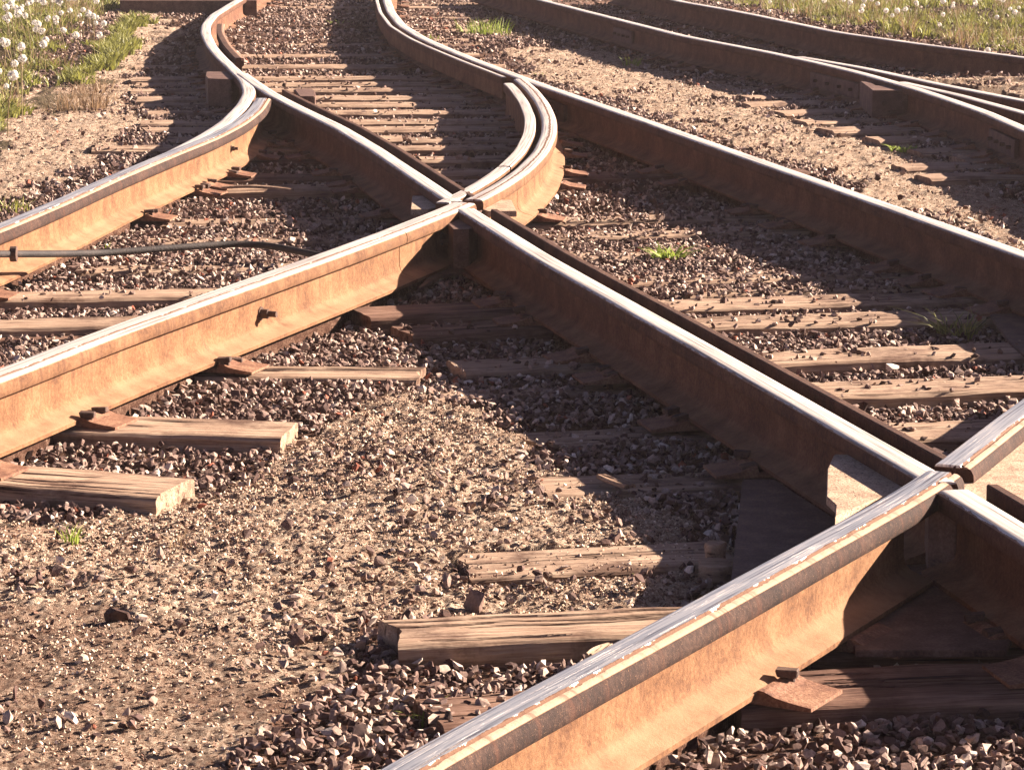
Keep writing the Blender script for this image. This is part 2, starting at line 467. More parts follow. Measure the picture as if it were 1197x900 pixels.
def rail(label, p, s0, s1, prof='normal', mat='rail_bright', dz=0.0, cut_near=0.0, cut_far=0.0, group=None, name='rail'):
    """a rail; where cut_* > 0 web and foot stop short of the head end"""
    root = bpy.data.objects.new(name, None)
    COL.objects.link(root)
    c0, _ = cut(p, s0, min(s1, s0 + .1)); root.location = (c0[0][0], c0[0][1], 0)
    tag(root, label, 'rail', group)
    body_p, body_s = cut(p, s0 + cut_near, s1 - cut_far)
    pcs = []
    if cut_near or cut_far:
        hp, hs = cut(p, s0, s1)
        pcs.append((hp, hs, PROF['head' if prof == 'normal' else prof + '_head'], dz))
        pcs.append((body_p, body_s, PROF['lower'], dz - .0004))
    else:
        pcs.append((body_p, body_s, PROF[prof], dz))
    me = rail_mesh('rail_bar', pcs, M[mat])
    o = link('rail_bar', me, root)
    o.matrix_parent_inverse = Matrix.Translation(-root.location)
    return root

def add_bar(root, name, p, s0, s1, off, prof='guard', mat='guard', dz=0.0, label=None):
    q, s = cut(offset(p, off), s0, s1)
    o = link(name, rail_mesh(name, [(q, s, PROF[prof], dz)], M[mat]), root)
    o.matrix_parent_inverse = Matrix.Translation(-root.location)
    if label: o['label'] = label
    return o

def block(verts_bottom, z0, z1, name, mat, parent=None, bevel=.002, taper=0.0):
    bm = bmesh.new()
    lo = [bm.verts.new((x, y, z0)) for x, y in verts_bottom]
    hi = [bm.verts.new((x, y, z1)) for x, y in verts_bottom]
    n = len(lo)
    bm.faces.new(lo[::-1]); bm.faces.new(hi)
    for i in range(n): bm.faces.new((lo[i], lo[(i + 1) % n], hi[(i + 1) % n], hi[i]))
    bmesh.ops.recalc_face_normals(bm, faces=bm.faces)
    if bevel: bmesh.ops.bevel(bm, geom=list(bm.edges), offset=bevel, segments=2, affect='EDGES')
    o = link(name, bm_mesh(name, bm, M[mat], 40), parent)
    if parent is not None: o.matrix_parent_inverse = Matrix.Translation(-parent.location)
    return o

def quad_along(p, s0, s1, l0, l1):
    c, _ = cut(p, s0, s1)
    return [tuple(v) for v in offset(c, l0)] + [tuple(v) for v in offset(c, l1)[::-1]]

fl = .0375
kB = 1 / sinAB; kC = 1 / sinAC
# straight rail that runs through both crossings, in three lengths
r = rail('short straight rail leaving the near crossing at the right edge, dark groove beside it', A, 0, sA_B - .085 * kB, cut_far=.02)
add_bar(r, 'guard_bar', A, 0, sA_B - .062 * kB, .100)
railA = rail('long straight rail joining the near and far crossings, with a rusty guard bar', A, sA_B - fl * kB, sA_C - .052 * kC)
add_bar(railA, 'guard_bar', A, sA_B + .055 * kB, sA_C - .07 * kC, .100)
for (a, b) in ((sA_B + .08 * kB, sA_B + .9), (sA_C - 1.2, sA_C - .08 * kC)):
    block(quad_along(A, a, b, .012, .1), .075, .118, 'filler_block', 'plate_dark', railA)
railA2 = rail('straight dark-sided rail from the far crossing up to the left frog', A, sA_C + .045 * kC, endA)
add_bar(railA2, 'guard_bar', A, sA_C + .09 * kC, endA - 1.2, .100)
# near curved rail through the lower right
railB = rail('thick orange rail nearest the viewer running up to the near crossing, polished top', B, 0, sB_A + fl * kB * .9, 'lip', 'rail_lip', dz=.0015, cut_far=.30)
railB2 = rail('rail piece beyond the near crossing climbing to the right edge of the view', B, sB_A + .080 * kB, endB, 'lip', 'rail_lip', dz=.0015)
0 and add_bar(railB2, 'guard_bar', B, sB_A + .19 * kB, endB, .115, 'guard_tall', 'guard_pale', dz=-.006)
# left to right crossing rail C
sC_joint = s_at_px(C, 463, 271)
railC = rail('orange rail with a mottled top and a bolt in its web, left of view', C, 0, sC_joint - .003, 'wide', 'rail_mottled', dz=.0012)
railC1 = rail('short cast rail arm between the welded seam and the far crossing', C, sC_joint + .003, sC_A + .036 * kC, 'wide', 'rail_mottled', dz=.0012, cut_far=.30)
sC_joint2 = s_at_px(C, 603, 205)
sC_end = endC
railC2 = rail('short pale rail arm leaving the far crossing up to the seam at the curve', C, sC_A + .080 * kC, sC_joint2 - .003, 'normal', 'rail_mottled', dz=.0012)
add_bar(railC2, 'guard_bar', C, sC_A + .03 * kC, sC_joint2 + .3, -.092, 'guard_tall', 'guard_pale', dz=.0008)
railC3 = rail('tightly curved pale rail bending back to the straight rail at the right frog', C, sC_joint2 + .003, sC_end - .02, 'normal', 'rail_mottled', dz=.0012)
add_bar(railC3, 'guard_bar', C, sC_joint2 + .34, s_at_px(C, 614, 98), -.092, 'guard_tall', 'guard_pale', dz=.0008)
# left rail D with its wing W
railD = rail('orange curved rail at the left edge ending beside the left frog', D, 0, endD, 'lip', 'rail_lip', cut_far=.25)
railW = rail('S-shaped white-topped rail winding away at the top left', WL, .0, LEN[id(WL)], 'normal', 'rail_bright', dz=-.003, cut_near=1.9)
add_bar(railW, 'guard_bar', WL, s_at_px(WL, 262, 68), s_at_px(WL, 244, 28), .105, 'guard_tall', 'guard')
# E
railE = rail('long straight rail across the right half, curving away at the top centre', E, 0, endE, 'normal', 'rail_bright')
add_bar(railE, 'guard_bar', E, s_at_px(E, 604, 89), endE, -.085, 'guard', 'guard_pale', dz=-.002)
# F
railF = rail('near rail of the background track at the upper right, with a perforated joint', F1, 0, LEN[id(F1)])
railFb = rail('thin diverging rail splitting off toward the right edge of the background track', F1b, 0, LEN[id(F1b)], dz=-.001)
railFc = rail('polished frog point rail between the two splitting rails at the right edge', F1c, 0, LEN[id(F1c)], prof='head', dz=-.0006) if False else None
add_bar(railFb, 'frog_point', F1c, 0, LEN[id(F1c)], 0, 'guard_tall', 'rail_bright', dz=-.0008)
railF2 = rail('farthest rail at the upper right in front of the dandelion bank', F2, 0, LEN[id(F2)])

# vertical weld seam on the rail web of C, hex bolt through the web
def hex_bolt(parent, p, s, side, z, l=.05, r=.016, name='bolt'):
    c, _ = cut(p, s, s + .1); t, rr = frames(c); t = t[0]; n = rr[0] * side
    bm = bmesh.new()
    def cyl(r_, d0, d1, seg, twist=0):
        a, b = [], []
        for i in range(seg):
            an = 2 * math.pi * i / seg + twist
            dx, dz_ = math.cos(an) * r_, math.sin(an) * r_
            for L, d in ((a, d0), (b, d1)):
                L.append(bm.verts.new((c[0][0] + n[0] * d + t[0] * dx, c[0][1] + n[1] * d + t[1] * dx, z + dz_)))
        bm.faces.new(a); bm.faces.new(b)
        for i in range(seg): bm.faces.new((a[i], a[(i + 1) % seg], b[(i + 1) % seg], b[i]))
    cyl(r * 1.35, .0085, .013, 16)
    cyl(r, .013, .013 + l * .45, 6)
    cyl(r * .6, .013 + l * .45, .013 + l, 12)
    o = link(name, bm_mesh(name, bm, M['spike']), parent); o.matrix_parent_inverse = Matrix.Translation(-parent.location)
    return o
sbolt = s_at_px(C, 300, 330)
hex_bolt(railC, C, sbolt, 1, .088)
hex_bolt(railC1, C, sC_A - .30, 1, .10, .06, .018)
hex_bolt(railD, D, s_at_px(D, 262, 150), 1, .09, .03, .012)

# joint bars
def joint(parent, p, s, side, L=.6, holes=4):
    q = quad_along(p, s, s + L, side * .012, side * .034)
    o = block(q, .036, .128, 'joint_bar', 'plate_dark', parent, .003)
    for i in range(holes):
        hex_bolt(parent, p, s + L * (i + .6) / (holes + .2), side, .085, .045, .015)
joint(railF, F1, s_at_px(F1, 1012, 86), -1, .95)
joint(railF, F1, s_at_px(F1, 1195, 149), -1, .6)
joint(railF, F1, s_at_px(F1, 750, 28), -1, .6)
joint(railE, E, s_at_px(E, 668, 110), -1, .5, 2)
joint(railA2, A, endA - 1.1, -1, .6, 2)

# ------------------------------------------------------------------ plates at the crossings
def plate(pts, z, th, label, name='steel_plate', mat='plate', cat='steel plate', bevel=.002):
    p = [P(x, y, z)[:2] for x, y in pts]
    o = block(p, z - th, z, name, mat, None, bevel)
    c = np.mean(p, axis=0)
    me = o.data; me.transform(Matrix.Translation((-c[0], -c[1], -z))); o.location = (c[0], c[1], z)
    return tag(o, label, cat)
plate([(967, 548), (975, 531), (1003, 531), (1052, 560), (1085, 566), (1020, 585), (976, 604), (977, 590), (966, 580)], .150, .020, 'pale dusty plate wedged in the left corner of the near crossing')
plate([(1108, 562), (1197, 500), (1330, 412), (1420, 640), (1197, 618), (1140, 584)], .152, .020, 'wide pale plate filling the right corner of the near crossing')
plate([(482, 229), (530, 229), (538, 236), (500, 245), (480, 245)], .150, .022, 'small grey plate under the left arm of the far crossing')
plate([(553, 233), (598, 234), (604, 247), (570, 247), (560, 243)], .150, .022, 'small grey plate under the right arm of the far crossing')
plate([(524, 262), (541, 246), (552, 252), (560, 263), (548, 268), (530, 268)], .158, .145, 'dark filler casting below the far crossing with a lit top', 'filler_casting', 'plate_dark', 'casting')
plate([(1082, 578), (1096, 568), (1112, 575), (1132, 592), (1118, 598), (1086, 592)], .152, .14, 'dark filler casting below the near crossing with crumbs on top', 'filler_casting', 'plate_dark', 'casting')
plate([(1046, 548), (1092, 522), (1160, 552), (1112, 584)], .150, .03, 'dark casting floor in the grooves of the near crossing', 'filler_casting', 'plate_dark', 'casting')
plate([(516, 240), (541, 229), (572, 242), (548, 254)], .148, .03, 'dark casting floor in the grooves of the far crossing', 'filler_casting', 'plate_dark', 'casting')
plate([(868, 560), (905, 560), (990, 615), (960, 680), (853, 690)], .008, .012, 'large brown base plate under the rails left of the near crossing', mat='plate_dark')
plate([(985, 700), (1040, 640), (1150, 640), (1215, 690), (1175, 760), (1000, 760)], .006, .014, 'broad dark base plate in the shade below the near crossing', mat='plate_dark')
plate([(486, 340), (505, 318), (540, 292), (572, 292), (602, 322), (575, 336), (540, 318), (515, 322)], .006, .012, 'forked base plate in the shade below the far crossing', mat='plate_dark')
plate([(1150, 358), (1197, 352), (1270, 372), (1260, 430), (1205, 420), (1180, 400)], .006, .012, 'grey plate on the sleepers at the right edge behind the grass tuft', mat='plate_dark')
plate([(1005, 95), (1018, 96), (1024, 100), (1070, 102), (1072, 106), (1020, 106)], .165, .15, 'dark square steel block bolted against the background rail', 'steel_block', 'plate_dark', 'steel block', .004)
plate([(241, 84), (275, 84), (279, 90), (270, 93), (243, 92), (240, 89)], .165, .16, 'dark square steel block standing left of the S-shaped rail', 'steel_block', 'plate_dark', 'steel block', .004)
plate([(343, 104), (366, 104), (369, 108), (368, 113), (350, 113)], .10, .09, 'low steel bracket beside the upper guard bar', 'rail_bracket', 'plate_dark', 'bracket', .006)

# ------------------------------------------------------------------ sleepers
TIES = []          # dict(rect centre, dir, length, width, top z)
def tie_spec(x0, y0, x1, y1, w=.24, z=0.0, th=.16, mat='wood', label='', res=1, cracked=0.0, cover=0.0, ends=(0, 0)):
    a = np.array(P(x0, y0, z)[:2]); b = np.array(P(x1, y1, z)[:2])
    TIES.append(dict(a=a, b=b, w=w, z=z, th=th, mat=mat, label=label, cracked=cracked, cover=cover, ends=ends))

# near ones, each by its look
tie_spec(-90, 548, 208, 567, .25, .0, mat='wood', label='thick pale sleeper end jutting from under the orange rail, lowest at the left edge', cracked=.5, ends=(0, .02))
tie_spec(-60, 488, 340, 501, .25, .0, mat='wood', label='thick pale sleeper end with a lit cut face, second above the bottom left', cracked=.4, ends=(0, .02))
tie_spec(120, 432, 490, 435, .22, -.02, mat='wood', label='worn sleeper running out from below the bolt of the orange rail', cracked=.4, ends=(0, .04))
tie_spec(-60, 626, 62, 622, .16, -.045, mat='wood', label='buried sleeper end level with the dirt at the left edge', cracked=.2, cover=.5)
tie_spec(460, 737, 900, 715, .21, .0, mat='wood', label='split grey sleeper lying against the thick near rail, deep cracks along it', cracked=1.0, ends=(.03, 0))
tie_spec(540, 659, 850, 643, .24, -.03, mat='wood', label='half buried tapering sleeper in the dirt above the split one', cracked=.5, cover=.15, ends=(.12, 0))
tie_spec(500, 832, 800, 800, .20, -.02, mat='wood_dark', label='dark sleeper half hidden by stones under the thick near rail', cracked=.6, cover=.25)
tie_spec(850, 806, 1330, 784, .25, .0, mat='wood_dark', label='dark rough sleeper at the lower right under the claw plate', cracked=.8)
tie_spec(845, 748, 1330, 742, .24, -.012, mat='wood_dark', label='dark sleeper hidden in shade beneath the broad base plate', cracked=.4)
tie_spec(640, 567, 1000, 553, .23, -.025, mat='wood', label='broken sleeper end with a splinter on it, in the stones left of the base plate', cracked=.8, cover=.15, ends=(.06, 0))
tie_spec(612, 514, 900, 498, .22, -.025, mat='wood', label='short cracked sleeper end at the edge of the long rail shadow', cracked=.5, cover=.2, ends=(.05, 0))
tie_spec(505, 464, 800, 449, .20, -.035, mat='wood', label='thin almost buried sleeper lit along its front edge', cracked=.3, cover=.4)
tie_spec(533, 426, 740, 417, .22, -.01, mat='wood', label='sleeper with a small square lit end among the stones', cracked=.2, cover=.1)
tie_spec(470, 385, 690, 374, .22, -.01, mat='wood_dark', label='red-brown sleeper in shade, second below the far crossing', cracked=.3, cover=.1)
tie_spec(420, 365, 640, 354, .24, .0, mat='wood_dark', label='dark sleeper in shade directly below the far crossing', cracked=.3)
# between the straight rails, right half
R = [(1000, 504, 1240, 496, .26, 0, 'sleeper just beyond the near crossing, lowest between the two straight rails'),
     (900, 456, 1300, 441, .25, 0, 'flat sleeper with a pebble on it, second up from the near crossing'),
     (830, 419, 1300, 402, .25, 0, 'flat sleeper with two dark stones on it, third up from the near crossing'),
     (760, 377, 1220, 363, .25, 0, 'long sunlit sleeper whose shaded end meets the grass tuft'),
     (730, 357, 1080, 345, .23, .0, 'sleeper with a deep dark gap in front of it'),
     (800, 341, 1130, 330, .16, -.01, 'narrow sleeper strip between two wider ones'),
     (690, 328, 1100, 314, .25, -.01, 'wide sleeper half covered in reddish stones'),
     (640, 299, 1010, 286, .24, -.02, 'sleeper behind the bright green weed'),
     (600, 276, 960, 265, .22, -.015, 'thin sleeper second below the curved white rail'),
     (560, 259, 900, 249, .22, -.015, 'sleeper first below the foot of the curved white rail'),
     (600, 233, 870, 226, .22, -.06, 'sleeper nearly lost in stones beside the white rail foot'),
     (560, 206, 850, 200, .24, .0, 'dark sleeper in shade joining the curved white rail to the straight one')]
for i, (x0, y0, x1, y1, w, z, lab) in enumerate(R):
    x1, y1 = x1 + 90, y1 - 90 * (y0 - y1) / (x1 - x0)
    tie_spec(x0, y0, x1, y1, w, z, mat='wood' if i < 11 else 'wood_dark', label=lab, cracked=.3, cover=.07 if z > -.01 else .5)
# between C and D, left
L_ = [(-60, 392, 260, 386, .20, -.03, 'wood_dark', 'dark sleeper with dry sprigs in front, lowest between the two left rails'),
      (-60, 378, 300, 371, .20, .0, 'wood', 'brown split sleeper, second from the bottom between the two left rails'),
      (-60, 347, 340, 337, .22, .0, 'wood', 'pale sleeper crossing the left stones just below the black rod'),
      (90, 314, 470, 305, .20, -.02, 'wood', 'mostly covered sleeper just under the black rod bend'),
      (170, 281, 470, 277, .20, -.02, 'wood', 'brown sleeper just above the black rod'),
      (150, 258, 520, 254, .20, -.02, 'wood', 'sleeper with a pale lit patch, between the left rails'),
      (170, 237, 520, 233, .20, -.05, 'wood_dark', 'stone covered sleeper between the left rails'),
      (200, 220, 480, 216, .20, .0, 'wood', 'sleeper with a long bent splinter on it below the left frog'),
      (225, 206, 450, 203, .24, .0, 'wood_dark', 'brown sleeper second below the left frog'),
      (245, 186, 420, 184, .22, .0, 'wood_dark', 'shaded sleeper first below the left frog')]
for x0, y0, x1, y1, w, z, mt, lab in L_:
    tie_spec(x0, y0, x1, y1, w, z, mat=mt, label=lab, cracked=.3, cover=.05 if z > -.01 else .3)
# long timbers under the left and right frogs, counted upward
ordn = ['first', 'second', 'third', 'fourth', 'fifth', 'sixth', 'seventh', 'eighth', 'ninth', 'tenth', 'eleventh', 'twelfth', 'thirteenth', 'fourteenth', 'fifteenth', 'sixteenth', 'seventeenth', 'eighteenth', 'nineteenth', 'twentieth', 'twenty-first', 'twenty-second', 'twenty-third', 'twenty-fourth', 'twenty-fifth', 'twenty-sixth', 'twenty-seventh', 'twenty-eighth', 'twenty-ninth', 'thirtieth'] + ['thirty-' + w for w in ('first', 'second', 'third', 'fourth', 'fifth', 'sixth', 'seventh', 'eighth', 'ninth')]
ys = [(171, 108, 430), (161, 195, 470), (150, 166, 640), (141, 166, 640), (130, 172, 640), (121, 166, 630), (113, 160, 628), (104, 155, 625), (97, 158, 622), (90, 155, 620), (83, 150, 600), (76.5, 158, 590), (70, 165, 575), (64, 165, 560)]
for i, (y, x0, x1) in enumerate(ys):
    tie_spec(x0, y + 1, x1, y - 1, .25, (.012 - .006 * (i % 3)) if y > 86 else (.0 if i % 2 else -.03), mat='wood', cracked=0, cover=.05 if y > 86 else .4,
             label='%s long timber counting upward below and under the left frog' % ordn[i])
ys2 = [(212, 430, 620), (200, 430, 640), (184, 420, 650), (171, 400, 650), (161, 480, 650)]
for i, (y, x0, x1) in enumerate(ys2):
    tie_spec(x0, y + 1, x1, y - 1, .22, .006, mat='wood', cracked=0, cover=.08,
             label='%s sleeper counting upward above the far crossing, inside the white curve' % ordn[i])
k = 0
yy = 58.0
while yy > -30:
    zz = -.008 if k % 3 else -.035
    tie_spec(175 if yy > 5 else 215, yy + .5, 560 if yy > 0 else 500, yy - .5, .24, zz, mat='wood', cracked=0, cover=.35,
             label='%s sleeper up the far stretch between the winding rails' % ordn[k])
    yy -= .55 * (yy + 190) ** 2 / 5555; k += 1
# background track
k = 0
yl = [(206, 1080, 1420), (194, 1050, 1400), (185, 1120, 1400), (176, 1070, 1380), (162, 1020, 1350), (151, 965, 1330), (141, 935, 1300), (131, 908, 1280), (121, 870, 1250), (113, 868, 1220)]
for y, x0, x1 in yl:
    tie_spec(x0, y, x1, y - (x1 - x0) * .03, .24, .012 if k > 1 else .0, mat='wood', cracked=0, cover=.08,
             label='%s sleeper up the background track from the right edge' % ordn[k]); k += 1
yy = 105.5
while yy > -25:
    xc = np.interp(yy, [-25, 0, 40, 75, 105], [540, 600, 730, 820, 900])
    x1 = np.interp(yy, [-25, 0, 40, 75, 105], [880, 960, 1160, 1250, 1300])
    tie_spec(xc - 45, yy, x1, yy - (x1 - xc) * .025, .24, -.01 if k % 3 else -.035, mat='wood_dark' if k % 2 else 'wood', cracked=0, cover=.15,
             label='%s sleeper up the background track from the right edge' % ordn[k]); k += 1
    yy -= .62 * (yy + 190) ** 2 / 5555

def tie_beam_mesh(L, w, th, near, cracked, ends, seed):
    nx = max(8, int(L / (.012 if near else .08))); ny = (70 if cracked >= .5 else 30) if near else 8
    xs = np.linspace(-L / 2, L / 2, nx); ysv = np.linspace(-w / 2, w / 2, ny)
    X, Y = np.meshgrid(xs, ysv, indexing='ij')
    Z = np.zeros_like(X); CR = np.zeros_like(X)
    rag = (fbm(Y * 0 + seed, Y, 9, 3, seed) - .5)
    e0, e1 = ends
    tl = np.clip((-xs + (-L / 2 + .12)) / .12, 0, 1)[:, None]; tr = np.clip((xs - (L / 2 - .12)) / .12, 0, 1)[:, None]
    X = X + tl * rag * (.03 + e0) - tr * rag * (.03 + e1)
    edge = 1 - np.abs(Y) / (w / 2)
    Z -= .012 * np.exp(-edge * 14) * (.6 + .8 * fbm(X, Y, 6, 3, seed + 1))
    Z -= .012 * (fbm(X, Y * 2, 3.2, 4, seed + 2) - .4)
    if cracked:
        bendy = (fbm(X, Y * 2, 1.6, 3, seed + 4) - .5) * .07
        for q_ in range(int(3 + 5 * cracked)):
            hs = [float(hash2(np.float64(q_ + 1), np.float64(seed), k_)) for k_ in (1, 2, 3, 4)]
            y0 = (hs[0] - .5) * w * .85 + bendy + X * (hs[1] - .5) * .04
            x0 = (hs[2] - .5) * L * .8; ln = L * (.12 + .45 * hs[3])
            a = np.clip(1 - ((X - x0) / ln) ** 2, 0, 1)
            wd_ = .0016 + .0028 * a * cracked
            g = np.exp(-((Y - y0) / wd_) ** 2) * (a > .02) * np.clip(a * 2, 0, 1)
            Z -= .016 * cracked * g; CR = np.maximum(CR, g)
    Yw = Y + (fbm(X, Y * 0, 3, 3, seed + 6) - .5)[:, :] * .02
    top = np.stack([X, Yw, Z], -1).reshape(-1, 3)
    # side skirts
    def idx(i, j): return i * ny + j
    F = []
    I, J = np.meshgrid(np.arange(nx - 1), np.arange(ny - 1), indexing='ij')
    F.append(np.stack([idx(I, J), idx(I + 1, J), idx(I + 1, J + 1), idx(I, J + 1)], -1).reshape(-1, 4))
    ring = [idx(i, 0) for i in range(nx)] + [idx(nx - 1, j) for j in range(1, ny)] + [idx(i, ny - 1) for i in range(nx - 2, -1, -1)] + [idx(0, j) for j in range(ny - 2, 0, -1)]
    ring = np.array(ring); V = [top]; prev = ring; off = len(top); m = len(ring)
    rv = top[ring]
    for lv in (.03, .07, .115, th):
        nv = rv.copy(); nv[:, 2] = -lv
        jit = (fbm(rv[:, 0] + rv[:, 1], rv[:, 0] * 0 + lv * 9, 4, 3, seed + 8) - .5) * .010
        nv[:, 0] += np.sign(rv[:, 0]) * (np.abs(rv[:, 0]) > L / 2 - .1) * jit
        nv[:, 1] += np.sign(rv[:, 1]) * jit
        cur = np.arange(off, off + m); V.append(nv); off += m
        F.append(np.stack([prev, cur, np.roll(cur, -1), np.roll(prev, -1)], -1))
        prev = cur
    V = np.concatenate(V); CRV = np.zeros(len(V)); CRV[:len(top)] = CR.ravel()
    return V, np.concatenate(F), CRV

def tie_plate_mesh(near):
    """rolled plate with upturned shoulders either side of the rail foot (local y along the rail)"""
    bm = bmesh.new()
    xs = [-.185, -.15, -.115, -.092, -.080, -.076, .076, .080, .092, .115, .15, .185]
    zs = [.002, .006, .012, .021, .022, .008, .008, .022, .021, .012, .006, .002]
    a = [[], []]; lo = [[], []]
    for e, y in enumerate((-.072, .072)):
        for x, z in zip(xs, zs):
            pinch = 1 if abs(x) < .12 else 1.0
            a[e].append(bm.verts.new((x, y * pinch + (0.0), z + .003)))
            lo[e].append(bm.verts.new((x, y * pinch, -.002)))
    n = len(xs)
    for i in range(n - 1):
        bm.faces.new((a[0][i], a[0][i + 1], a[1][i + 1], a[1][i]))
        bm.faces.new((a[0][i], lo[0][i], lo[0][i + 1], a[0][i + 1]))
        bm.faces.new((a[1][i], a[1][i + 1], lo[1][i + 1], lo[1][i]))
    bm.faces.new((a[0][0], a[1][0], lo[1][0], lo[0][0])); bm.faces.new((a[0][-1], lo[0][-1], lo[1][-1], a[1][-1]))
    return bm_mesh('tie_plate', bm, M['plate_rust'])

def spike_mesh():
    bm = bmesh.new()
    def box(x0, x1, y0, y1, z0, z1, sk=0):
        v = [bm.verts.new(p) for p in ((x0, y0, z0), (x1, y0, z0), (x1, y1, z0), (x0, y1, z0), (x0 - sk, y0, z1), (x1, y0 * .8, z1), (x1, y1 * .8, z1), (x0 - sk, y1, z1))]
        for f in ((0, 3, 2, 1), (4, 5, 6, 7), (0, 1, 5, 4), (1, 2, 6, 5), (2, 3, 7, 6), (3, 0, 4, 7)): bm.faces.new([v[i] for i in f])
    box(-.008, .008, -.008, .008, -.01, .026)
    box(-.024, .014, -.015, .015, .026, .040, .004)
    bmesh.ops.bevel(bm, geom=list(bm.edges), offset=.002, segments=1, affect='EDGES')
    return bm_mesh('spike', bm, M['spike'])
TP = tie_plate_mesh(True); SPK = spike_mesh()

def line_hits(a, b, p):
    """crossing of segment a-b with polyline p: point, tangent"""
    d = b - a; n = np.array([-d[1], d[0]]); n /= np.linalg.norm(n)
    sd_ = (p - a) @ n
    i = np.where(np.sign(sd_[:-1]) != np.sign(sd_[1:]))[0]
    out = []
    for j in i:
        f = sd_[j] / (sd_[j] - sd_[j + 1]); w = p[j] * (1 - f) + p[j + 1] * f
        u = (w - a) @ d / (d @ d)
        if .0 < u < 1.0: out.append((w, frames(p)[0][j]))
    return out

rails_for_plates = [(A, 0, endA), (B, 0, sB_A - .35), (B, sB_A + .2, endB), (C, 0, sC_A - .3), (C, sC_A + .25, endC - .5), (D, 0, endD - .3),
                    (WL, s_at_px(WL, 285, 100), LEN[id(WL)]), (E, 0, endE), (F1, 0, LEN[id(F1)]), (F2, 0, LEN[id(F2)])]
rails_for_plates = [(cut(p, a, b)[0], -1 if p in () else 0) for p, a, b in rails_for_plates]
PLATES = []
for ti, T in enumerate(TIES):
    a, b = T['a'], T['b']; c = (a + b) / 2; d = b - a; L = float(np.hypot(*d)); ang = math.atan2(d[1], d[0])
    T['c'] = c; T['ang'] = ang; T['L'] = L
    root = bpy.data.objects.new('railway_sleeper', None); COL.objects.link(root)
    root.location = (c[0], c[1], 0); root.rotation_euler = (0, 0, ang)
    tag(root, T['label'], 'sleeper', 'wooden sleepers under the tracks')
    near = c[1] < 12.5
    V, Fq, CRV = tie_beam_mesh(L, T['w'], T['th'], near, T['cracked'], T['ends'], ti * 1.37 + 2)
    beam = link('beam', mesh_np('beam', V, Fq, M[T['mat']], False, {'crack': CRV}), root, (0, 0, T['z']))
    hits = []
    for rp, _ in rails_for_plates:
        hits += line_hits(a, b, rp)
    for w, tg in hits:
        PLATES.append((w[0], w[1]))
        lw = Matrix.Rotation(-ang, 3, 'Z') @ Vector((w[0] - c[0], w[1] - c[1], 0))
        ra = math.atan2(tg[1], tg[0]) - math.pi / 2 - ang + random.uniform(-.06, .06)
        po = link('tie_plate', TP, root, (lw.x, lw.y, max(T['z'], -.012) + .002), ra)
        near_side = [(-.098, -.04, math.pi), (.098, .035, 0.0)] + ([(-.10, .05, math.pi), (.10, -.05, 0.0)] if random.random() < .35 else [])
        for sx, sy, sr in near_side:
            if sx > 0 and random.random() < .1: continue
            so = link('spike', SPK, po, (sx, sy, -.008 + random.uniform(-.006, .012)), sr + random.uniform(-.35, .35))
            so.rotation_euler = (random.uniform(-.12, .12), random.uniform(-.1, .18), sr + random.uniform(-.35, .35))

# ------------------------------------------------------------------ ground
def poly_px(pts, z=-.03): return PP(pts, z)
SAND = [poly_px(q) for q in (
    [(-80, 600), (120, 592), (250, 560), (380, 500), (470, 460), (570, 480), (640, 540), (770, 590), (860, 640), (800, 700), (640, 712), (440, 716), (300, 740), (120, 700), (-80, 680)],
    [(-80, 660), (120, 690), (300, 720), (440, 716), (410, 790), (320, 850), (250, 930), (-80, 960)],
    [(600, 60), (700, 60), (860, 105), (960, 140), (1060, 172), (1160, 220), (1260, 290), (1197, 290), (1000, 222), (800, 150), (640, 92)],
    [(-60, 130), (60, 100), (110, 80), (150, 30), (205, 8), (210, 40), (170, 90), (160, 150), (130, 180), (60, 215), (-60, 260)],
    [(1060, 86), (1197, 88), (1400, 95), (1400, 150), (1197, 118), (1080, 96)],
)]
SOIL = [poly_px(q) for q in (
    [(-200, -30), (150, -30), (160, 8), (120, 40), (60, 60), (40, 100), (-20, 190), (-200, 240)],
    [(880, -30), (860, 6), (960, 22), (1080, 40), (1197, 52), (1500, 80), (1500, -30)],
    [(60, 95), (140, 50), (165, 30), (165, 50), (110, 100), (85, 130), (50, 140)],
)]
def warp(x, y):
    s = np.clip(y / 8, .7, 3) * .10
    return x + (fbm(x, y, 3.5, 3, 1) - .5) * 2.4 * s, y + (fbm(x, y, 3.5, 3, 5) - .5) * 5 * s
def masks(x, y):
    wx, wy = warp(x, y)
    s = np.zeros(x.shape); g = np.zeros(x.shape)
    for p, wt in zip(SAND, SAND_W): s = np.maximum(s, in_poly(wx, wy, p) * wt)
    for p in SOIL: g = np.maximum(g, in_poly(wx, wy, p) * 1.0)
    return s, g
def tie_dist(x, y):
    """signed-ish distance inside the sleepers: returns top z to stay below (or +9) and cover factor"""
    cap = np.full(x.shape, 9.0); cov = np.full(x.shape, 9.0)
    for T in TIES:
        dx, dy = x - T['c'][0], y - T['c'][1]
        ca, sa = math.cos(T['ang']), math.sin(T['ang'])
        u, v = dx * ca + dy * sa, -dx * sa + dy * ca
        m = (np.abs(u) < T['L'] / 2 + .01) & (np.abs(v) < T['w'] / 2 + .01)
        cap[m] = np.minimum(cap[m], T['z']); cov[m] = T['cover']
    return cap, cov
SAND_W = [1.0, .62, 1.0, 1.0, 1.0]
MOUND = [  # px centre, radius m, height
    ((200, 720), .9, .012), ((600, 560), .5, .012), ((1130, 100), 1.2, .055), ((820, 120), 1.3, .02), ((960, 150), .9, .022), ((1090, 195), .8, .02), ((40, 170), 1.5, .03), ((60, 40), 2.5, .10), ((1100, 20), 3.0, .08),
    ((120, 620), .35, -.02), ((620, 780), .45, -.022), ((300, 560), .3, -.015), ((560, 700), .3, -.01)]
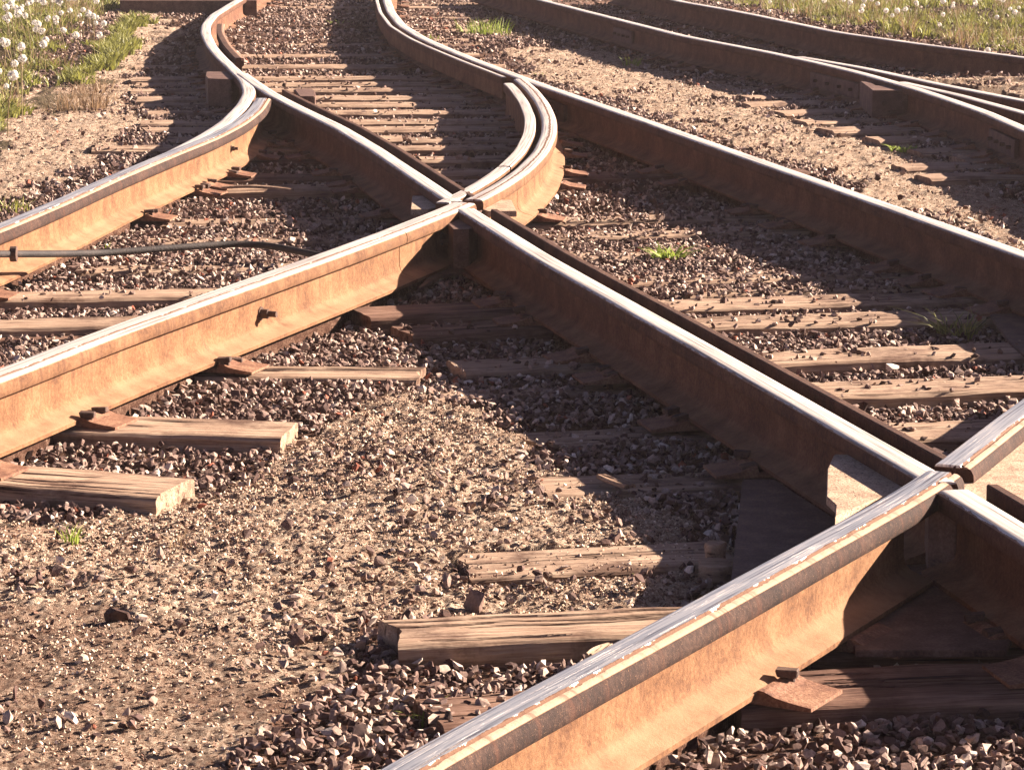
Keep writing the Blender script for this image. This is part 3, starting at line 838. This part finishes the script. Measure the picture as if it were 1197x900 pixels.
PANEL = PP([(1040, 89), (1500, 89), (1500, 165), (1197, 112), (1100, 96)], .105)
MOUND = [(np.array(P(*c, -.03)[:2]), r_, h_) for c, r_, h_ in MOUND]
def ground_z(x, y, fine=True):
    z = -.047 + (fbm(x, y, 1.1, 3, 2) - .5) * .035 + (fbm(x, y, 5, 3, 8) - .5) * .018
    for c, r_, h_ in MOUND:
        z = z + h_ * np.exp(-((x - c[0]) ** 2 + ((y - c[1]) / 1.6) ** 2) / (r_ * r_))
    s, g = masks(x, y)
    z = z + s * .008
    z = np.where(in_poly(x, y, PANEL), .105 + (fbm(x, y, 4, 2, 3) - .5) * .02, z)
    s = np.where(in_poly(x, y, PANEL), 1.0, s)
    if fine:
        z = z + s * ((fbm(x, y, 20, 3, 4) - .5) * .022 + (fbm(x, y, 62, 2, 6) - .5) * .012)
    return z, s, g

RAILPTS = [np.asarray(p) for p in ALL_LINES]
def rail_near(x, y, d=.07):
    m = np.zeros(x.shape, bool)
    for p in RAILPTS:
        xc = np.interp(y, p[:, 1], p[:, 0], left=99, right=99)
        i = np.clip(np.searchsorted(p[:, 1], y), 0, len(p) - 1)
        nx_ = np.abs(frames(p)[1][i, 0])
        m |= np.abs(x - xc) * nx_ < d
    return m

def build_ground():
    zs = np.concatenate([[-600, -60, -8, 0, 2.5, 3.6], np.geomspace(4.2, 13, 1000), np.geomspace(13.02, 40, 400)[1:], [46, 60, 90, 160, 400, 1200, 4000]])
    ts = np.concatenate([[-900, -200, -40, -10, -4, -2], np.linspace(-1.35, 1.35, 760), [2, 4, 10, 40, 200, 900]])
    Yg, Tg = np.meshgrid(zs, ts, indexing='ij')
    Xg = Tg * .172 * np.clip(Yg, 4.2, 40)
    Z, s, g = ground_z(Xg.ravel(), Yg.ravel())
    cap, _ = tie_dist(Xg.ravel(), Yg.ravel())
    Z = np.minimum(Z, cap - .035)
    Z = np.where(rail_near(Xg.ravel(), Yg.ravel(), .02), .001, Z)  # added ridge hidden under the rail foot, blocks sunlight leaking below
    n, m = Yg.shape
    I, J = np.meshgrid(np.arange(n - 1), np.arange(m - 1), indexing='ij')
    F = np.stack([I * m + J, I * m + J + 1, (I + 1) * m + J + 1, (I + 1) * m + J], -1).reshape(-1, 4)
    # soften masks
    def blur(a):
        a = a.reshape(n, m)
        for _ in range(3):
            a[1:-1, 1:-1] = (a[1:-1, 1:-1] * 2 + a[:-2, 1:-1] + a[2:, 1:-1] + a[1:-1, :-2] + a[1:-1, 2:]) / 6
        return a.ravel()
    me = mesh_np('ground', np.c_[Xg.ravel(), Yg.ravel(), Z], F, M['ground'], True, {'sand': blur(s), 'soil': blur(g)})
    o = link('ground', me); o['kind'] = 'structure'
build_ground()

# ------------------------------------------------------------------ loose stones (merged mesh, uncountable)
def hulls(n, npts, seed, flat=.7):
    rr = np.random.default_rng(seed); out = []
    for i in range(n):
        bm = bmesh.new()
        pts = rr.normal(size=(npts, 3)); pts /= np.linalg.norm(pts, axis=1)[:, None]
        pts *= rr.uniform(.75, 1.05, (npts, 1)); pts *= np.array([1, rr.uniform(.6, .9), rr.uniform(.4, flat)])
        for p in pts: bm.verts.new(p)
        r_ = bmesh.ops.convex_hull(bm, input=list(bm.verts))
        bmesh.ops.delete(bm, geom=[v for v in bm.verts if not v.link_faces], context='VERTS')
        bmesh.ops.triangulate(bm, faces=list(bm.faces))
        bm.verts.index_update()
        out.append((np.array([v.co[:] for v in bm.verts]), np.array([[v.index for v in f.verts] for f in bm.faces])))
        bm.free()
    return out
def rotm(n, rng, tilt=1.0):
    q = rng.normal(size=(n, 4)); q[:, 1:3] *= tilt
    q /= np.linalg.norm(q, axis=1)[:, None]
    w, x, y, z = q.T
    return np.stack([1 - 2 * (y * y + z * z), 2 * (x * y - z * w), 2 * (x * z + y * w), 2 * (x * y + z * w), 1 - 2 * (x * x + z * z), 2 * (y * z - x * w), 2 * (x * z - y * w), 2 * (y * z + x * w), 1 - 2 * (x * x + y * y)], 1).reshape(-1, 3, 3)
def merged(protos, pos, size, tone, rng, tilt):
    which = rng.integers(0, len(protos), len(pos)); VS, FS, TS = [], [], []; off = 0
    for k_, (v, f) in enumerate(protos):
        m = which == k_; c = int(m.sum())
        if not c: continue
        R_ = rotm(c, rng, tilt)
        vv = np.einsum('nij,kj->nki', R_, v) * size[m][:, None, None] + pos[m][:, None, :]
        VS.append(vv.reshape(-1, 3)); FS.append((f[None] + np.arange(c)[:, None, None] * len(v)).reshape(-1, 3) + off)
        TS.append(np.repeat(tone[m], len(v))); off += c * len(v)
    return np.concatenate(VS), np.concatenate(FS), np.concatenate(TS)

def scatter(n, y0, y1, dens, rng):
    """uniform points of the visible trapezoid"""
    u = rng.uniform(0, 1, n)
    y = np.sqrt(y0 * y0 + u * (y1 * y1 - y0 * y0)); x = rng.uniform(-1.25, 1.25, n) * .172 * y
    return x, y

def stones(name, n, y0, y1, smin, smax, seed, protos, mat, keep, tilt=.5, lift=(.0, .35), tone=None):
    rng = np.random.default_rng(seed)
    x, y = scatter(n, y0, y1, None, rng)
    z, s, g = ground_z(x, y)
    cap, cov = tie_dist(x, y)
    on = cap < 8
    pr = keep(x, y, s, g)
    pr = np.where(on, pr * np.clip(cov, 0, 1), pr)
    pp = np.array(PLATES); order = np.argsort(pp[:, 1]); pp = pp[order]
    near_p = np.zeros(n, bool); j0 = np.searchsorted(pp[:, 1], y)
    for dj in range(-7, 7):
        jj = np.clip(j0 + dj, 0, len(pp) - 1)
        near_p |= np.hypot(x - pp[jj, 0], y - pp[jj, 1]) < .165
    k_ = (rng.uniform(0, 1, n) < np.where(near_p, pr * .06, pr)) & ~rail_near(x, y, .042)
    x, y, z, on, cap = x[k_], y[k_], z[k_], on[k_], cap[k_]
    size = smin + (smax - smin) * rng.beta(1.6, 3.2, len(x))
    zz = np.where(on, np.maximum(cap, z) - .002 + size * .2, z + size * rng.uniform(lift[0], lift[1], len(x)) + rng.uniform(0, .016, len(x)) * (lift[1] > .3))
    t = rng.beta(2.0, 2.2, len(x)) if tone is None else tone(rng, len(x))
    V, F, Tn = merged(protos, np.c_[x, y, zz], size, t, rng, tilt)
    me = mesh_np(name, V, F, M[mat], False, {'tone': Tn})
    o = link(name, me); o['kind'] = 'stuff'
    return o

ST = hulls(18, 12, 3, .6); SM = hulls(12, 9, 5, .6)
def keep_gravel(x, y, s, g):
    pt = fbm(x, y, 2.6, 3, 12)
    return np.clip(np.where(s > .5, .02 + .22 * np.clip((pt - .58) * 7, 0, 1), 1.0) * (1 - .85 * g), 0, 1)
def tone_stone(rng, n):
    t = rng.beta(2.0, 2.4, n); t = np.where(rng.uniform(0, 1, n) < .012, 1.0, t * .96); return t
tag(stones('gravel', 100000, 4.5, 12.3, .007, .024, 21, ST, 'stone', keep_gravel, .42, (.0, .6), tone_stone), 'crushed stone ballast lying between the near sleepers')
tag(stones('gravel', 105000, 12.3, 20.5, .009, .028, 22, SM, 'stone', keep_gravel, .5, (.0, .6), tone_stone), 'crushed stone ballast around the two frogs')
tag(stones('gravel', 90000, 20.5, 33, .011, .032, 23, SM, 'stone', keep_gravel, .5, (.0, .6), tone_stone), 'crushed stone ballast in the far distance')
def tone_crumb(rng, n): return rng.beta(1.1, 1.0, n)
def keep_crumb(x, y, s, g): return np.where(s > .7, 1.0, .45) * np.where(s > .5, .35 + .65 * np.clip((fbm(x, y, 4, 3, 31) - .35) * 3, 0, 1), .12)
tag(stones('dirt_crumbs', 240000, 4.5, 9.2, .0022, .0095, 24, SM, 'crumb', keep_crumb, 1.0, (.0, .3), tone_crumb), 'small crumbs of dirt and bark on the pale sandy patch')
tag(stones('dirt_crumbs', 130000, 9.2, 24, .003, .012, 25, SM, 'crumb', keep_crumb, 1.0, (.0, .3)), 'small crumbs of dirt on the farther sandy strips')

# ------------------------------------------------------------------ single rocks
def rock(px, py, size, label, seed, tone=.5, squash=.7, z=None):
    rr = np.random.default_rng(seed)
    (v, f), = hulls(1, 16, seed, .8)
    v = v * size; v[:, 2] *= squash * (1.7 if squash >= 1 else 1)
    V, F = v, f
    x, y, _ = P(px, py, -.03)
    gz = float(ground_z(np.array([x]), np.array([y]))[0][0]) if z is None else z
    me = mesh_np('rock', V, F, M['stone'], False, {'tone': np.full(len(V), tone)})
    o = link('rock', me, None, (x, y, gz + size * squash * .35), rr.uniform(0, 6)); tag(o, label, 'rock', 'loose larger rocks')
rock(136, 722, .033, 'dark pointed rock sitting on the pale dirt at the lower left', 1, .12, 1.0)
rock(166, 722, .026, 'flat grey rock right beside the dark pointed rock', 2, .7, .45)
rock(556, 697, .032, 'upright triangular brown rock above the split sleeper', 4, .42, 1.1)
rock(116, 676, .024, 'grey flat rock left of and above the dark pointed rock', 5, .62, .5)
rock(345, 698, .022, 'small grey rock in the middle of the pale dirt', 6, .66, .5)
rock(525, 492, .018, 'tan pebble alone on the sunlit dirt left of the rail shadow', 7, .8, .8)
rock(950, 402, .022, 'dark stone resting on the third sleeper from the near crossing', 8, .2, .8, 0)
rock(1000, 412, .020, 'flat dark stone at the front edge of the third sleeper', 9, .25, .4, 0)
rock(990, 450, .016, 'small dark chip resting on the second sleeper', 10, .3, .6, 0)
rock(1042, 440, .030, 'pale lumpy rock on the back edge of the second sleeper', 12, .9, .8, -.01)
rock(1015, 335, .034, 'dark flat rock in the shade of the long straight rail', 13, .25, .4, 0)
rock(665, 292, .028, 'pale rounded rock left of the bright green weed', 14, .88, .7)
rock(695, 292, .026, 'second pale rounded rock left of the bright green weed', 15, .84, .8)
rock(798, 245, .032, 'pale smooth rock in the shade of the straight rail', 16, .9, .6)
rock(826, 243, .030, 'whitish smooth rock right of the other pale one in shade', 17, .92, .5)
rock(525, 330, .030, 'grey rounded rock beneath the far crossing', 18, .5, .7)
rock(545, 332, .026, 'brown rounded rock right of the grey one beneath the far crossing', 19, .35, .7)

# splinters and chunks
def chunk(px0, py0, px1, py1, w, th, z, label, mat='wood', name='wood_splinter', bend=0.0):
    a = np.array(P(px0, py0, z)[:2]); b = np.array(P(px1, py1, z)[:2]); d = b - a; L = float(np.hypot(*d))
    V, F, _c = tie_beam_mesh(L, w, th, True, .5, (.02, .02), px0 * .01)
    V = V.copy(); V[:, 2] = np.maximum(V[:, 2], -th); V[:, 2] += bend * np.sin((V[:, 0] / L + .5) * 3.1)
    V[:, 1] *= np.clip(1.15 - np.abs(V[:, 0] / L) * 1.1, .25, 1)
    c = (a + b) / 2
    o = link(name, mesh_np(name, V, F, M[mat], False), None, (c[0], c[1], z), math.atan2(d[1], d[0])); tag(o, label, 'wood splinter')
chunk(700, 551, 738, 566, .05, .012, .006, 'thin loose splinter lying on the broken sleeper end')
chunk(262, 217, 340, 220, .05, .015, .03, 'long bent wood splinter right of the left orange rail', bend=.012)
chunk(815, 655, 856, 655, .09, .04, -.005, 'small square wood chunk with a pale top near the base plate', name='wood_chunk')
chunk(828, 632, 845, 634, .06, .05, .02, 'pale stone-like lump on top of the small wood chunk', name='wood_chunk')
chunk(690, 763, 712, 752, .03, .02, .0, 'tiny splinter standing in front of the split sleeper')

# ------------------------------------------------------------------ black rod with a collar
def tube_mesh(pts, r, seg=14):
    pts = np.array(pts); t = np.gradient(pts, axis=0); t /= np.linalg.norm(t, axis=1)[:, None]
    up = np.array([0, 0, 1.0]); V = []; F = []
    for i, (p, tt) in enumerate(zip(pts, t)):
        a = np.cross(tt, up); a /= np.linalg.norm(a); b_ = np.cross(a, tt)
        rr_ = r[i] if hasattr(r, '__len__') else r
        for j in range(seg):
            an = 2 * math.pi * j / seg; V.append(p + (a * math.cos(an) + b_ * math.sin(an)) * rr_)
    n = len(pts)
    for i in range(n - 1):
        for j in range(seg):
            j2 = (j + 1) % seg; F.append((i * seg + j, i * seg + j2, (i + 1) * seg + j2, (i + 1) * seg + j))
    return np.array(V), np.array(F)
rod = [P(x, y, z) for x, y, z in ((-90, 300, .165), (0, 297, .13), (60, 297, .09), (120, 296, .06), (200, 290, .055), (270, 285, .05), (310, 286, .045), (340, 292, .035), (372, 299, .03), (420, 305, .02))]
rp = np.array(rod); dd = np.r_[0, np.cumsum(np.linalg.norm(np.diff(rp, axis=0), axis=1))]
ss = np.linspace(0, dd[-1], 90); rp = np.stack([np.interp(ss, dd, rp[:, k_]) for k_ in range(3)], 1)
ker = np.hanning(13); ker /= ker.sum()
for k_ in range(3): rp[:, k_] = np.convolve(np.pad(rp[:, k_], 6, mode='edge'), ker, 'valid')
rroot = bpy.data.objects.new('switch_rod', None); COL.objects.link(rroot); rroot.location = tuple(rp[45])
tag(rroot, 'thin black rod lying across the left stones from rail to rail', 'rod')
V, F = tube_mesh(rp - rp[45], .0125); link('rod_bar', mesh_np('rod_bar', V, F, M['cable'], True), rroot)
cc = np.array(P(16, 297, .121)); V, F = tube_mesh([cc - [.012, 0, 0], cc - [.011, 0, 0], cc + [.011, 0, 0], cc + [.012, 0, 0]], [.001, .027, .027, .001])
link('collar', mesh_np('collar', V - rp[45], F, M['spike'], False), rroot)

# dark beam at the top left
bq = [P(x, y, .16)[:2] for x, y in ((140, 1), (300, 1), (298, -9), (150, -9))]
tag(block(bq, -.05, .16, 'timber_beam', 'plate_dark'), 'long dark beam lying across the top left edge behind the path', 'beam')

# ------------------------------------------------------------------ plants
def blades(n, spread, h, w, rng, lean=.5, seg=3, rad=1.0, flat=1.0):
    """n bent blades rooted in an ellipse"""
    V, F, T = [], [], []
    for i in range(n):
        a = rng.uniform(0, 2 * math.pi); r_ = spread * math.sqrt(rng.uniform(0, 1)) * rad
        bx, by = r_ * math.cos(a), r_ * math.sin(a)
        da = a + rng.normal(0, .8); hh = h * rng.uniform(.45, 1.1); le = lean * rng.uniform(.2, 1.3) * hh
        tw = rng.uniform(0, math.pi); wx, wy = math.cos(tw) * w, math.sin(tw) * w; tt = rng.uniform(0, 1)
        o = len(V)
        for k_ in range(seg + 1):
            u = k_ / seg; f = (1 - u) ** .7 * rng.uniform(.9, 1.1)
            x, y, z = bx + math.cos(da) * le * u * u, by + math.sin(da) * le * u * u, hh * (u - .25 * u * u * lean)
            V.append((x - wx * f, y - wy * f, z)); V.append((x + wx * f, y + wy * f, z)); T += [tt, tt]
        for k_ in range(seg): F.append((o + 2 * k_, o + 2 * k_ + 1, o + 2 * k_ + 3, o + 2 * k_ + 2))
    return np.array(V), np.array(F), np.array(T)
def gz_at(x, y): return float(ground_z(np.array([x]), np.array([y]))[0][0])
def tuft(px, py, n, spread, h, w, label, mat='grass', seed=0, lean=.7, name='grass_tuft', z=None):
    rng = np.random.default_rng(seed + 100)
    V, F, T = blades(n, spread, h, w, rng, lean)
    x, y, _ = P(px, py, -.03)
    o = link(name, mesh_np(name, V, F, M[mat], False, {'tone': T}), None, (x, y, (gz_at(x, y) if z is None else z) - .003))
    tag(o, label, 'grass tuft' if name == 'grass_tuft' else 'weed')
tuft(1118, 392, 75, .06, .14, .0042, 'long-bladed grass tuft at the right edge, half in shade', 'grass', 1, 1.2)
tuft(783, 303, 70, .055, .085, .009, 'bright green leafy weed between the two straight rails', 'weed', 2, 1.1, 'weed')
tuft(565, 42, 130, .22, .17, .0045, 'tall yellow-green grass clump at the top centre', 'weed', 3, .5)
tuft(500, 50, 40, .10, .08, .004, 'short grass clump just right of the winding rail', 'weed', 4, .6)
tuft(398, 34, 60, .12, .06, .005, 'bright low weed between the winding rails at the top', 'weed', 5, .8, 'weed')
tuft(740, 78, 30, .07, .09, .006, 'small yellow-green weed on the sand right of the straight rail', 'weed', 6, .8, 'weed')
tuft(628, 92, 20, .05, .06, .004, 'tiny sprig behind the right frog', 'weed', 7, .8, 'weed')
tuft(1057, 182, 45, .07, .05, .007, 'low green weed on the sand at the right', 'weed', 8, 1.2, 'weed')
tuft(10, 248, 60, .10, .10, .004, 'grass tuft at the left edge above the orange rail', 'grass', 9, .7)
tuft(82, 628, 26, .018, .065, .0022, 'small yellowish sprig on the dirt below the sleeper end', 'weed', 10, .9, 'weed')
tuft(206, 630, 22, .03, .045, .0016, 'dry little tuft right of the yellowish sprig', 'dry', 11, 1.0)
tuft(325, 492, 14, .02, .03, .002, 'tiny green sprout behind the second sleeper end', 'weed', 12, .9, 'weed')
tuft(502, 832, 34, .03, .05, .0022, 'wiry yellow-green weed in the stones below the split sleeper', 'weed', 13, 1.1, 'weed')
tuft(105, 393, 40, .08, .05, .0022, 'dry straw sprigs in front of the dark left sleeper', 'dry', 14, 1.0)
tuft(125, 290, 10, .01, .045, .0025, 'single yellow-green shoot beside the black rod', 'weed', 15, .3, 'weed')
tuft(745, 664, 6, .008, .016, .004, 'tiny yellow leaf pair on the half buried sleeper', 'weed', 16, .8, 'weed')
tuft(500, 116, 18, .06, .05, .003, 'faint grass sprig on the long timbers inside the curve', 'dry', 17, .8)
tuft(925, 378, 20, .06, .02, .003, 'low moss-green sprig at the guard bar end of a sleeper', 'weed', 18, .8, 'weed', z=-.03)
tuft(640, 15, 40, .35, .12, .003, 'sparse dry grass at the top centre behind the clump', 'dry', 19, .8)
tuft(620, 45, 60, .30, .08, .003, 'dry straw scattered right of the tall grass clump', 'dry', 20, 1.0)

def grass_patch(polys_px, n, h, w, label, seed, mat='grass', name='verge_grass'):
    rng = np.random.default_rng(seed); VS, FS, TS = [], [], []; off = 0
    protos = [blades(14, .05, h, w, rng, .7, 2) for _ in range(10)]
    for q, cnt in zip(polys_px, n):
        p = PP(q, -.03); lo, hi = p.min(0), p.max(0); got = 0
        while got < cnt:
            x, y = rng.uniform(lo[0], hi[0], 4000), rng.uniform(lo[1], hi[1], 4000)
            wx, wy = warp(x, y)
            m = in_poly(wx, wy, p) & (fbm(x, y, 2.2, 3, 44) > .38); x, y = x[m][:cnt - got], y[m][:cnt - got]
            z = ground_z(x, y)[0]
            for xi, yi, zi in zip(x, y, z):
                V, F, T = protos[rng.integers(0, 10)]
                a = rng.uniform(0, 6.28); s_ = rng.uniform(.5, 1.25) * (.6 + .8 * float(fbm(np.array([xi]), np.array([yi]), 1.3, 2, 50)[0]))
                ca, sa = math.cos(a) * s_, math.sin(a) * s_
                VS.append(np.c_[V[:, 0] * ca - V[:, 1] * sa + xi, V[:, 0] * sa + V[:, 1] * ca + yi, V[:, 2] * s_ + zi - .01])
                FS.append(F + off); TS.append(np.clip(T * .6 + rng.uniform(0, .4), 0, 1)); off += len(V)
            got += len(x)
    o = link(name, mesh_np(name, np.concatenate(VS), np.concatenate(FS), M[mat], False, {'tone': np.concatenate(TS)}))
    tag(o, label, kind='stuff')
LEFT = [(-160, -30), (140, -30), (155, 10), (115, 34), (70, 48), (48, 75), (38, 100), (40, 128), (0, 158), (-160, 215)]
LEFT2 = [(85, 98), (110, 80), (150, 38), (165, 30), (158, 55), (130, 80), (105, 98), (90, 104)]
LEFT3 = [(75, 118), (130, 104), (158, 112), (140, 124), (100, 134), (60, 136)]
RIGHT = [(860, -30), (835, 6), (960, 33), (1080, 52), (1197, 68), (1420, 92), (1420, -30)]
grass_patch([LEFT, LEFT2], [3600, 380], .095, .008, 'green grass growing along the left verge', 61)
grass_patch([LEFT, LEFT3], [420, 40], .15, .003, 'reddish dry stalks mixed in the left verge', 62, 'dry')
grass_patch([RIGHT], [5200], .11, .0065, 'green grass bank at the top right behind the last rail', 63)
grass_patch([RIGHT], [900], .18, .003, 'dry straw mixed in the top right bank', 64, 'dry')

# dandelions gone to seed: stem + round downy head
def puff_mesh(rng, r_=.021):
    V, F, T = [], [], []
    for i in range(90):
        d = rng.normal(size=3); d /= np.linalg.norm(d); a = np.cross(d, [0, 0, 1.0]); a /= (np.linalg.norm(a) + 1e-6); b_ = np.cross(d, a)
        o = len(V); c = d * r_ * rng.uniform(.8, 1.05); s_ = r_ * .28
        for k_ in range(4):
            an = math.pi / 2 * k_ + .3; V.append(c + (a * math.cos(an) + b_ * math.sin(an)) * s_)
        F.append((o, o + 1, o + 2, o + 3)); T += [rng.uniform(0, 1)] * 4
    return np.array(V), np.array(F), np.array(T)
drng = np.random.default_rng(77)
PUFFS = [mesh_np('seed_head', *puff_mesh(drng)[:2], M['puff'], False) for _ in range(4)]
for me in PUFFS:
    at = me.attributes.new('tone', 'FLOAT', 'POINT'); at.data.foreach_set('value', drng.uniform(0, 1, len(me.vertices)).astype(np.float32))
def stem_me(h, lean):
    pts = [(lean * (u * u), 0, h * u) for u in (0.001, .3, .6, .85, 1)]
    V, F = tube_mesh([np.array(p) + [1e-5 * i, 0, 0] for i, p in enumerate(pts)], .0022, 5)
    m = mesh_np('stem', V, F, M['stem'], True, {'tone': np.full(len(V), .5)}); return m, pts[-1]
STEMS = [stem_me(h_, l_) for h_, l_ in ((.16, .02), (.21, .05), (.26, .03), (.30, .07), (.13, .04))]
def dandelion(px, py, group, label, sc=1.0, k_=None):
    x, y, z = P(px, py, .17)        # px,py = where the head is seen
    gz = gz_at(x, y)
    k_ = int(drng.integers(0, 5)) if k_ is None else k_
    sm_, tip = STEMS[k_]
    root = bpy.data.objects.new('dandelion', None); COL.objects.link(root)
    root.location = (x, y, gz); root.rotation_euler = (0, 0, drng.uniform(0, 6.28)); root.scale = (sc,) * 3
    tag(root, label, 'dandelion', group)
    s_ = link('stem', sm_, root); h_ = link('seed_head', PUFFS[int(drng.integers(0, 4))], root, tip)
    h_.scale = (drng.uniform(.8, 1.25),) * 3
lp = [(8, 8), (25, 5), (42, 12), (57, 3), (75, 10), (100, 8), (8, 30), (22, 22), (30, 33), (45, 18), (52, 28), (60, 24), (66, 18), (72, 26), (55, 35), (48, 38), (68, 33), (92, 14), (106, 15), (118, 30), (115, 40), (80, 9),
      (27, 14), (14, 17), (35, 40), (22, 42), (3, 66), (18, 60), (24, 68), (12, 76), (20, 82), (2, 83), (10, 93), (22, 95), (25, 106), (8, 121), (78, 47), (52, 53), (47, 51), (34, 35), (62, 12), (84, 20), (97, 26), (38, 26), (44, 32), (64, 30), (70, 20), (30, 6), (5, 45), (15, 50), (58, 16), (88, 5), (110, 3), (40, 3)]
for i, (x, y) in enumerate(lp):
    dandelion(x + drng.uniform(-1, 1), y + drng.uniform(-1, 1), 'dandelions gone to seed in the left verge', 'white dandelion seed head on a thin stem in the left verge', drng.uniform(.9, 1.25))
rp_ = [(945, 3), (960, 8), (1008, 9), (1023, 12), (1042, 17), (1060, 6), (1075, 3), (1083, 10), (1100, 14), (1118, 13), (1127, 11), (1135, 17), (1150, 12), (1165, 3), (1175, 1), (1182, 10), (1190, 8), (1031, 24), (1149, 50), (1095, 20), (1115, 4), (1052, 2), (990, 4), (1140, 4), (1068, 15), (905, 2), (1160, 20), (1176, 17), (1105, 7), (1090, 3), (1012, 3), (1035, 5), (1122, 22), (1189, 20), (930, 6)]
rp_ += [(float(a), float(b)) for a, b in zip(drng.uniform(890, 1195, 30), drng.uniform(-4, 14, 30))]
lp2 = [(float(a), float(b)) for a, b in zip(drng.uniform(0, 125, 34), drng.uniform(-6, 40, 34))]
for x, y in lp2:
    dandelion(x, y, 'dandelions gone to seed in the left verge', 'white dandelion seed head on a thin stem in the left verge', drng.uniform(.8, 1.2))
for i, (x, y) in enumerate(rp_):
    dandelion(x, y, 'dandelions gone to seed on the far right bank', 'white dandelion seed head on the bank at the upper right', drng.uniform(.8, 1.05))

# bolts on the two square blocks
for o_ in [o for o in bpy.data.objects if o.name.startswith('steel_block')]:
    sz = o_.dimensions
    for k_, fx in enumerate((.25, .7)):
        b_ = tube_mesh([np.array([0, .0, 0]), np.array([0, -.001, 0]), np.array([0, -.018, 0]), np.array([0, -.019, 0])], [.001, .014, .014, .001], 6)
        bo = link('bolt', mesh_np('bolt', b_[0], b_[1], M['spike']), o_)
        y0 = min(v.co.y for v in o_.data.vertices); x0 = min(v.co.x for v in o_.data.vertices if v.co.y < y0 + .05); x1 = max(v.co.x for v in o_.data.vertices if v.co.y < y0 + .05)
        bo.location = (x0 + (x1 - x0) * fx, y0 + .004, -.07)
# added thin fog volume that imitates lens flare lifting the far shadows
hm = bpy.data.materials.new('flare_haze'); hm.use_nodes = True
ht = hm.node_tree; ht.nodes.clear()
ho = ht.nodes.new('ShaderNodeOutputMaterial'); hv = ht.nodes.new('ShaderNodeVolumePrincipled')
hv.inputs['Color'].default_value = (.92, .80, .76, 1); hv.inputs['Density'].default_value = .0009
ht.links.new(hv.outputs[0], ho.inputs['Volume'])
bm = bmesh.new(); bmesh.ops.create_cube(bm, size=1)
for v in bm.verts: v.co = Vector((v.co.x * 9000, v.co.y * 9000, -1.6 if v.co.z < 0 else 3.0))
hz_ = link('flare_veil', bm_mesh('flare_veil', bm, hm)); hz_['kind'] = 'stuff'
